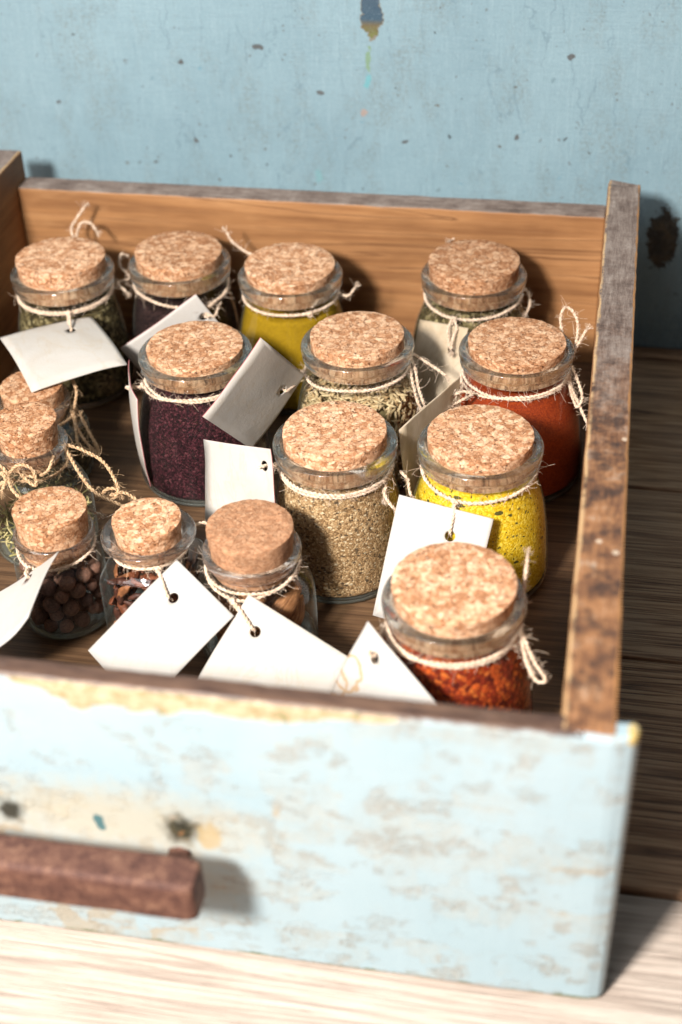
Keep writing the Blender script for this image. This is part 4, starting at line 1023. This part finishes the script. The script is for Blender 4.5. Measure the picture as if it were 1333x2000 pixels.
# ------------------------------------------------------------------ twine round each neck, its knot, loop and loose ends
KNOT = {'A': [-300.3, 321.5, 80.7], 'B': [-229.8, 345.7, 75.1], 'C': [-172.0, 335.1, 83.2], 'D': [-97.0, 342.7, 79.3], 'E': [-241.3, 262.9, 67.6], 'F': [-164.8, 284.5, 76.0], 'G': [-85.6, 284.7, 71.2], 'H': [-160.0, 199.2, 82.7], 'I': [-77.8, 186.5, 79.1], 'J': [-95.4, 103.1, 68.8], 'K': [-285.2, 269.0, 54.7], 'L': [-284.4, 188.9, 71.3], 'M': [-257.9, 138.6, 60.3], 'N': [-199.4, 141.6, 64.7], 'O': [-164.0, 129.7, 60.6]}
STRANDS = [('A', [[-314.7, 381.3, 90.8], [-318.9, 387.3, 96.4], [-315.3, 390.0, 102.2], [-311.2, 392.6, 107.7]]), ('A', [[-315.4, 382.0, 91.9], [-313.3, 388.2, 99.4], [-307.4, 388.6, 99.9], [-304.2, 387.3, 95.7]]), ('B', [[-283.9, 378.5, 86.1], [-286.6, 374.8, 88.8], [-285.9, 369.1, 84.6], [-280.7, 364.7, 82.5]]), ('B', [[-279.6, 362.3, 80.7], [-284.3, 358.4, 80.2], [-278.8, 354.4, 77.0]]), ('B', [[-225.5, 347.2, 79.9], [-227.7, 341.2, 79.3], [-231.2, 336.5, 79.2], [-225.0, 336.4, 75.7], [-224.1, 344.1, 77.0]]), ('C', [[-210.2, 376.3, 91.8], [-217.0, 378.6, 93.3], [-223.7, 380.5, 97.5], [-227.0, 381.3, 102.7]]), ('C', [[-164.9, 360.8, 82.7], [-159.5, 358.3, 81.4], [-155.3, 356.9, 81.8], [-152.4, 359.9, 84.9]]), ('C', [[-171.0, 335.8, 85.3], [-168.9, 342.3, 86.5], [-166.8, 348.1, 86.8]]), ('D', [[-87.4, 406.8, 89.8], [-91.2, 410.1, 93.5], [-93.8, 412.5, 99.0]]), ('D', [[-97.2, 405.9, 91.3], [-101.7, 408.2, 93.9], [-106.2, 405.4, 93.1]]), ('D', [[-64.9, 377.1, 82.0], [-61.2, 375.8, 79.3], [-59.7, 369.5, 75.8], [-60.8, 365.0, 73.6]]), ('D', [[-96.5, 337.7, 82.8], [-94.4, 332.2, 80.1], [-95.7, 327.3, 77.4], [-96.1, 322.7, 73.4]]), ('D', [[-97.5, 337.5, 82.8], [-98.8, 330.9, 79.6], [-97.6, 325.6, 75.8], [-96.4, 323.2, 72.4]]), ('G', [[-34.6, 306.7, 85.3], [-39.3, 312.3, 90.4], [-41.6, 319.8, 97.4], [-39.6, 324.2, 100.9], [-35.3, 322.3, 98.8], [-32.7, 316.6, 94.2], [-33.6, 306.9, 85.2]]), ('G', [[-34.4, 303.4, 84.3], [-32.8, 306.8, 88.3], [-30.3, 310.7, 92.5], [-28.6, 313.0, 95.1]]), ('G', [[-35.5, 299.2, 82.5], [-33.6, 290.8, 76.1], [-29.0, 283.7, 70.7], [-24.5, 277.3, 64.6]]), ('G', [[-34.6, 299.8, 83.0], [-30.4, 292.9, 78.0], [-27.8, 286.2, 73.6], [-29.8, 281.9, 70.3], [-33.4, 288.4, 74.7], [-35.8, 296.7, 81.0]]), ('G', [[-79.2, 269.8, 81.2], [-84.0, 268.8, 82.9], [-88.7, 264.7, 82.2], [-90.1, 260.6, 78.9], [-87.6, 264.4, 78.2], [-81.5, 268.6, 80.3]]), ('G', [[-84.5, 272.8, 83.2], [-87.6, 268.1, 83.0], [-89.4, 263.2, 78.8]]), ('F', [[-113.7, 295.0, 86.2], [-109.9, 289.3, 81.2], [-107.3, 281.7, 75.7], [-103.5, 274.4, 70.3]]), ('F', [[-114.1, 294.1, 85.2], [-111.5, 286.6, 79.8], [-108.3, 278.3, 73.3], [-105.7, 273.7, 70.0]]), ('F', [[-112.5, 297.0, 85.1], [-106.2, 295.8, 81.9], [-100.8, 293.9, 79.7], [-94.9, 291.6, 76.8]]), ('H', [[-112.3, 197.5, 77.3], [-110.1, 193.5, 74.8], [-107.7, 190.2, 73.2], [-105.0, 187.4, 72.2]]), ('H', [[-105.2, 207.3, 78.0], [-101.5, 204.2, 76.3], [-100.0, 200.0, 73.9], [-98.6, 196.8, 72.7]]), ('H', [[-108.7, 204.1, 79.9], [-109.9, 198.6, 78.1], [-110.0, 192.8, 73.9]]), ('J', [[-44.3, 105.3, 81.1], [-42.8, 113.2, 87.6], [-42.9, 120.1, 94.8], [-42.5, 125.6, 101.7]]), ('J', [[-43.3, 105.3, 82.6], [-39.8, 99.5, 79.0], [-36.0, 94.4, 74.8], [-31.6, 89.8, 71.0], [-35.0, 88.9, 70.8], [-38.7, 93.3, 74.1], [-41.3, 98.9, 78.8], [-42.6, 103.5, 81.6]]), ('J', [[-42.6, 103.5, 81.6], [-40.3, 97.6, 76.7], [-37.8, 92.9, 73.3]]), ('K', [[-283.1, 265.0, 57.9], [-279.2, 259.2, 52.7], [-272.8, 252.7, 47.7], [-265.7, 247.9, 44.4], [-265.8, 250.3, 45.9], [-271.5, 256.5, 50.5], [-277.3, 262.8, 55.2]]), ('K', [[-282.6, 265.1, 57.9], [-281.5, 266.9, 59.9], [-281.6, 271.8, 64.5], [-284.9, 276.9, 68.7]]), ('K', [[-281.7, 264.5, 56.8], [-278.6, 256.9, 51.2], [-275.6, 250.1, 46.7], [-269.2, 248.9, 45.0]]), ('L', [[-263.5, 207.6, 77.7], [-254.5, 207.4, 75.1], [-245.2, 204.5, 72.2], [-238.8, 199.6, 67.5], [-234.5, 194.1, 62.5]]), ('L', [[-264.1, 207.2, 77.3], [-257.7, 200.7, 72.2], [-250.0, 193.8, 66.2], [-241.9, 190.0, 62.4], [-232.8, 187.8, 60.5]]), ('L', [[-242.3, 191.4, 62.8], [-239.7, 193.4, 64.6], [-235.0, 193.8, 63.9], [-236.7, 190.2, 61.3], [-242.2, 190.4, 61.5]]), ('L', [[-238.4, 190.9, 62.7], [-233.0, 193.6, 63.0], [-228.0, 193.8, 60.4], [-223.5, 192.0, 56.9]]), ('L', [[-265.6, 197.3, 78.2], [-265.8, 189.6, 75.0], [-269.1, 185.0, 75.0], [-273.1, 184.3, 75.1]]), ('L', [[-283.7, 184.0, 74.3], [-279.9, 185.7, 78.7], [-275.0, 185.5, 80.4], [-270.7, 184.5, 78.1], [-268.4, 180.5, 74.0], [-271.1, 180.9, 73.5], [-277.3, 184.3, 76.2]]), ('L', [[-282.7, 183.4, 74.8], [-279.8, 177.7, 73.4], [-275.1, 173.6, 71.8], [-269.8, 171.2, 70.6]]), ('L', [[-282.7, 183.4, 74.8], [-285.3, 185.1, 77.7], [-289.1, 185.8, 79.7]]), ('L', [[-285.8, 184.2, 76.8], [-283.1, 180.2, 74.2], [-283.7, 175.6, 71.7]]), ('N', [[-234.6, 168.9, 65.9], [-237.0, 169.5, 67.2], [-238.7, 168.0, 69.0]]), ('N', [[-192.8, 172.4, 65.7], [-189.8, 174.3, 65.7], [-186.6, 175.2, 64.2]])]
for k, (x, y, rr, h, br) in JAR.items():
    mb = MB(); root = ROOT[k]
    big = k in 'ABCDEFGHIJ'
    zn = h-(12.3 if big else {'L': 12.5}.get(k, 8.6)); rn_ = np.interp(zn, [p[1] for p in body_profile(k)[1:]], [p[0] for p in body_profile(k)[1:]])+.75
    r_t = .68 if big else .62
    kn = np.array(KNOT[k])-np.array([x, y, ZF])
    ka = math.atan2(kn[1], kn[0])
    if k == 'L': rn_ = 17.2
    def on_neck(a, z, lift=0.0):
        rr_ = float(np.interp(z, [p[1] for p in body_profile(k)[1:]], [p[0] for p in body_profile(k)[1:]]))+r_t*1.0+lift
        return np.array([rr_*math.cos(a), rr_*math.sin(a), z])
    kz = min(max(kn[2], zn-4.0), zn+.5)
    pts = []
    for i in range(28):
        a = ka+2*math.pi*i/28; dr_ = math.cos(min(abs((i+14) % 28-14), 7)/7*math.pi/2)
        pts.append(on_neck(a, zn-(zn-kz)*dr_**2+.35*hn((i*.5, ord(k), 2))))
    add_twine(mb, pts, r_t, 4.6, 1.9, True)
    if k in 'AEGHJO':    # a second turn
        pts2 = [on_neck(ka+2*math.pi*i/28, zn-1.5+.5*hn((i*.4, ord(k), 9))+.3) for i in range(28)]
        add_twine(mb, pts2, r_t*.9, 4.4, 1.0, True)
    kp = on_neck(ka, kz, .9)
    add_knot(mb, kp, (math.cos(ka), math.sin(ka), 0), 1.9 if big else 1.6)
    if k in HOLE:
        hc, hz = HOLE[k]; hc = np.array(hc)-np.array([x, y, ZF]); hz = np.array(hz)
        cd = np.array(cam.location)/MM-np.array([x, y, ZF])-hc
        if np.dot(hz, cd) < 0: hz = -hz
        tow = kp-hc; tow = tow-hz*np.dot(tow, hz); tow /= np.linalg.norm(tow)+1e-9
        sd = np.cross(tow, hz)
        # over the front of the tag, through the hole, and back behind its edge
        dist_ = np.linalg.norm(kp-hc)
        add_twine(mb, [kp, kp*.6+hc*.4+hz*1.6+sd*.5, hc+tow*2.2+hz*1.5, hc+tow*.9+hz*.4, hc+tow*1.0-hz*1.6], .62, 4.0, .6)
        add_twine(mb, [kp-sd*.6, kp*.6+hc*.4-hz*.9-sd*.6, hc+tow*2.4-hz*1.8, hc+tow*1.2-hz*1.8], .55, 4.0, .4)
    for jk, sp in STRANDS:
        if jk == k:
            add_twine(mb, np.array(sp)-np.array([x, y, ZF]), .62 if k not in 'KL' else .72, 4.2, 2.3, False, True)
    o = mb.build('twine', M_TWINE_D if k in 'KL' else M_TWINE, root)
for lab, pts in (('short curled white thread lying on the drawer floor by the brown spice jar', [(32, -22.5, 1), (31, -30, .8), (33, -36, .8), (37, -38, .8)]),
                 ('thin straight white thread end on the drawer floor beside the curled one', [(37, -21, 1), (40, -28, .8), (44, -33, .8)])):
    mb = MB(); add_twine(mb, pts, .36, 3.4, .2)
    tag(mb.build('loose_thread', M_TWINE, None, True, (JAR['H'][0], JAR['H'][1], ZF)), lab, 'thread')
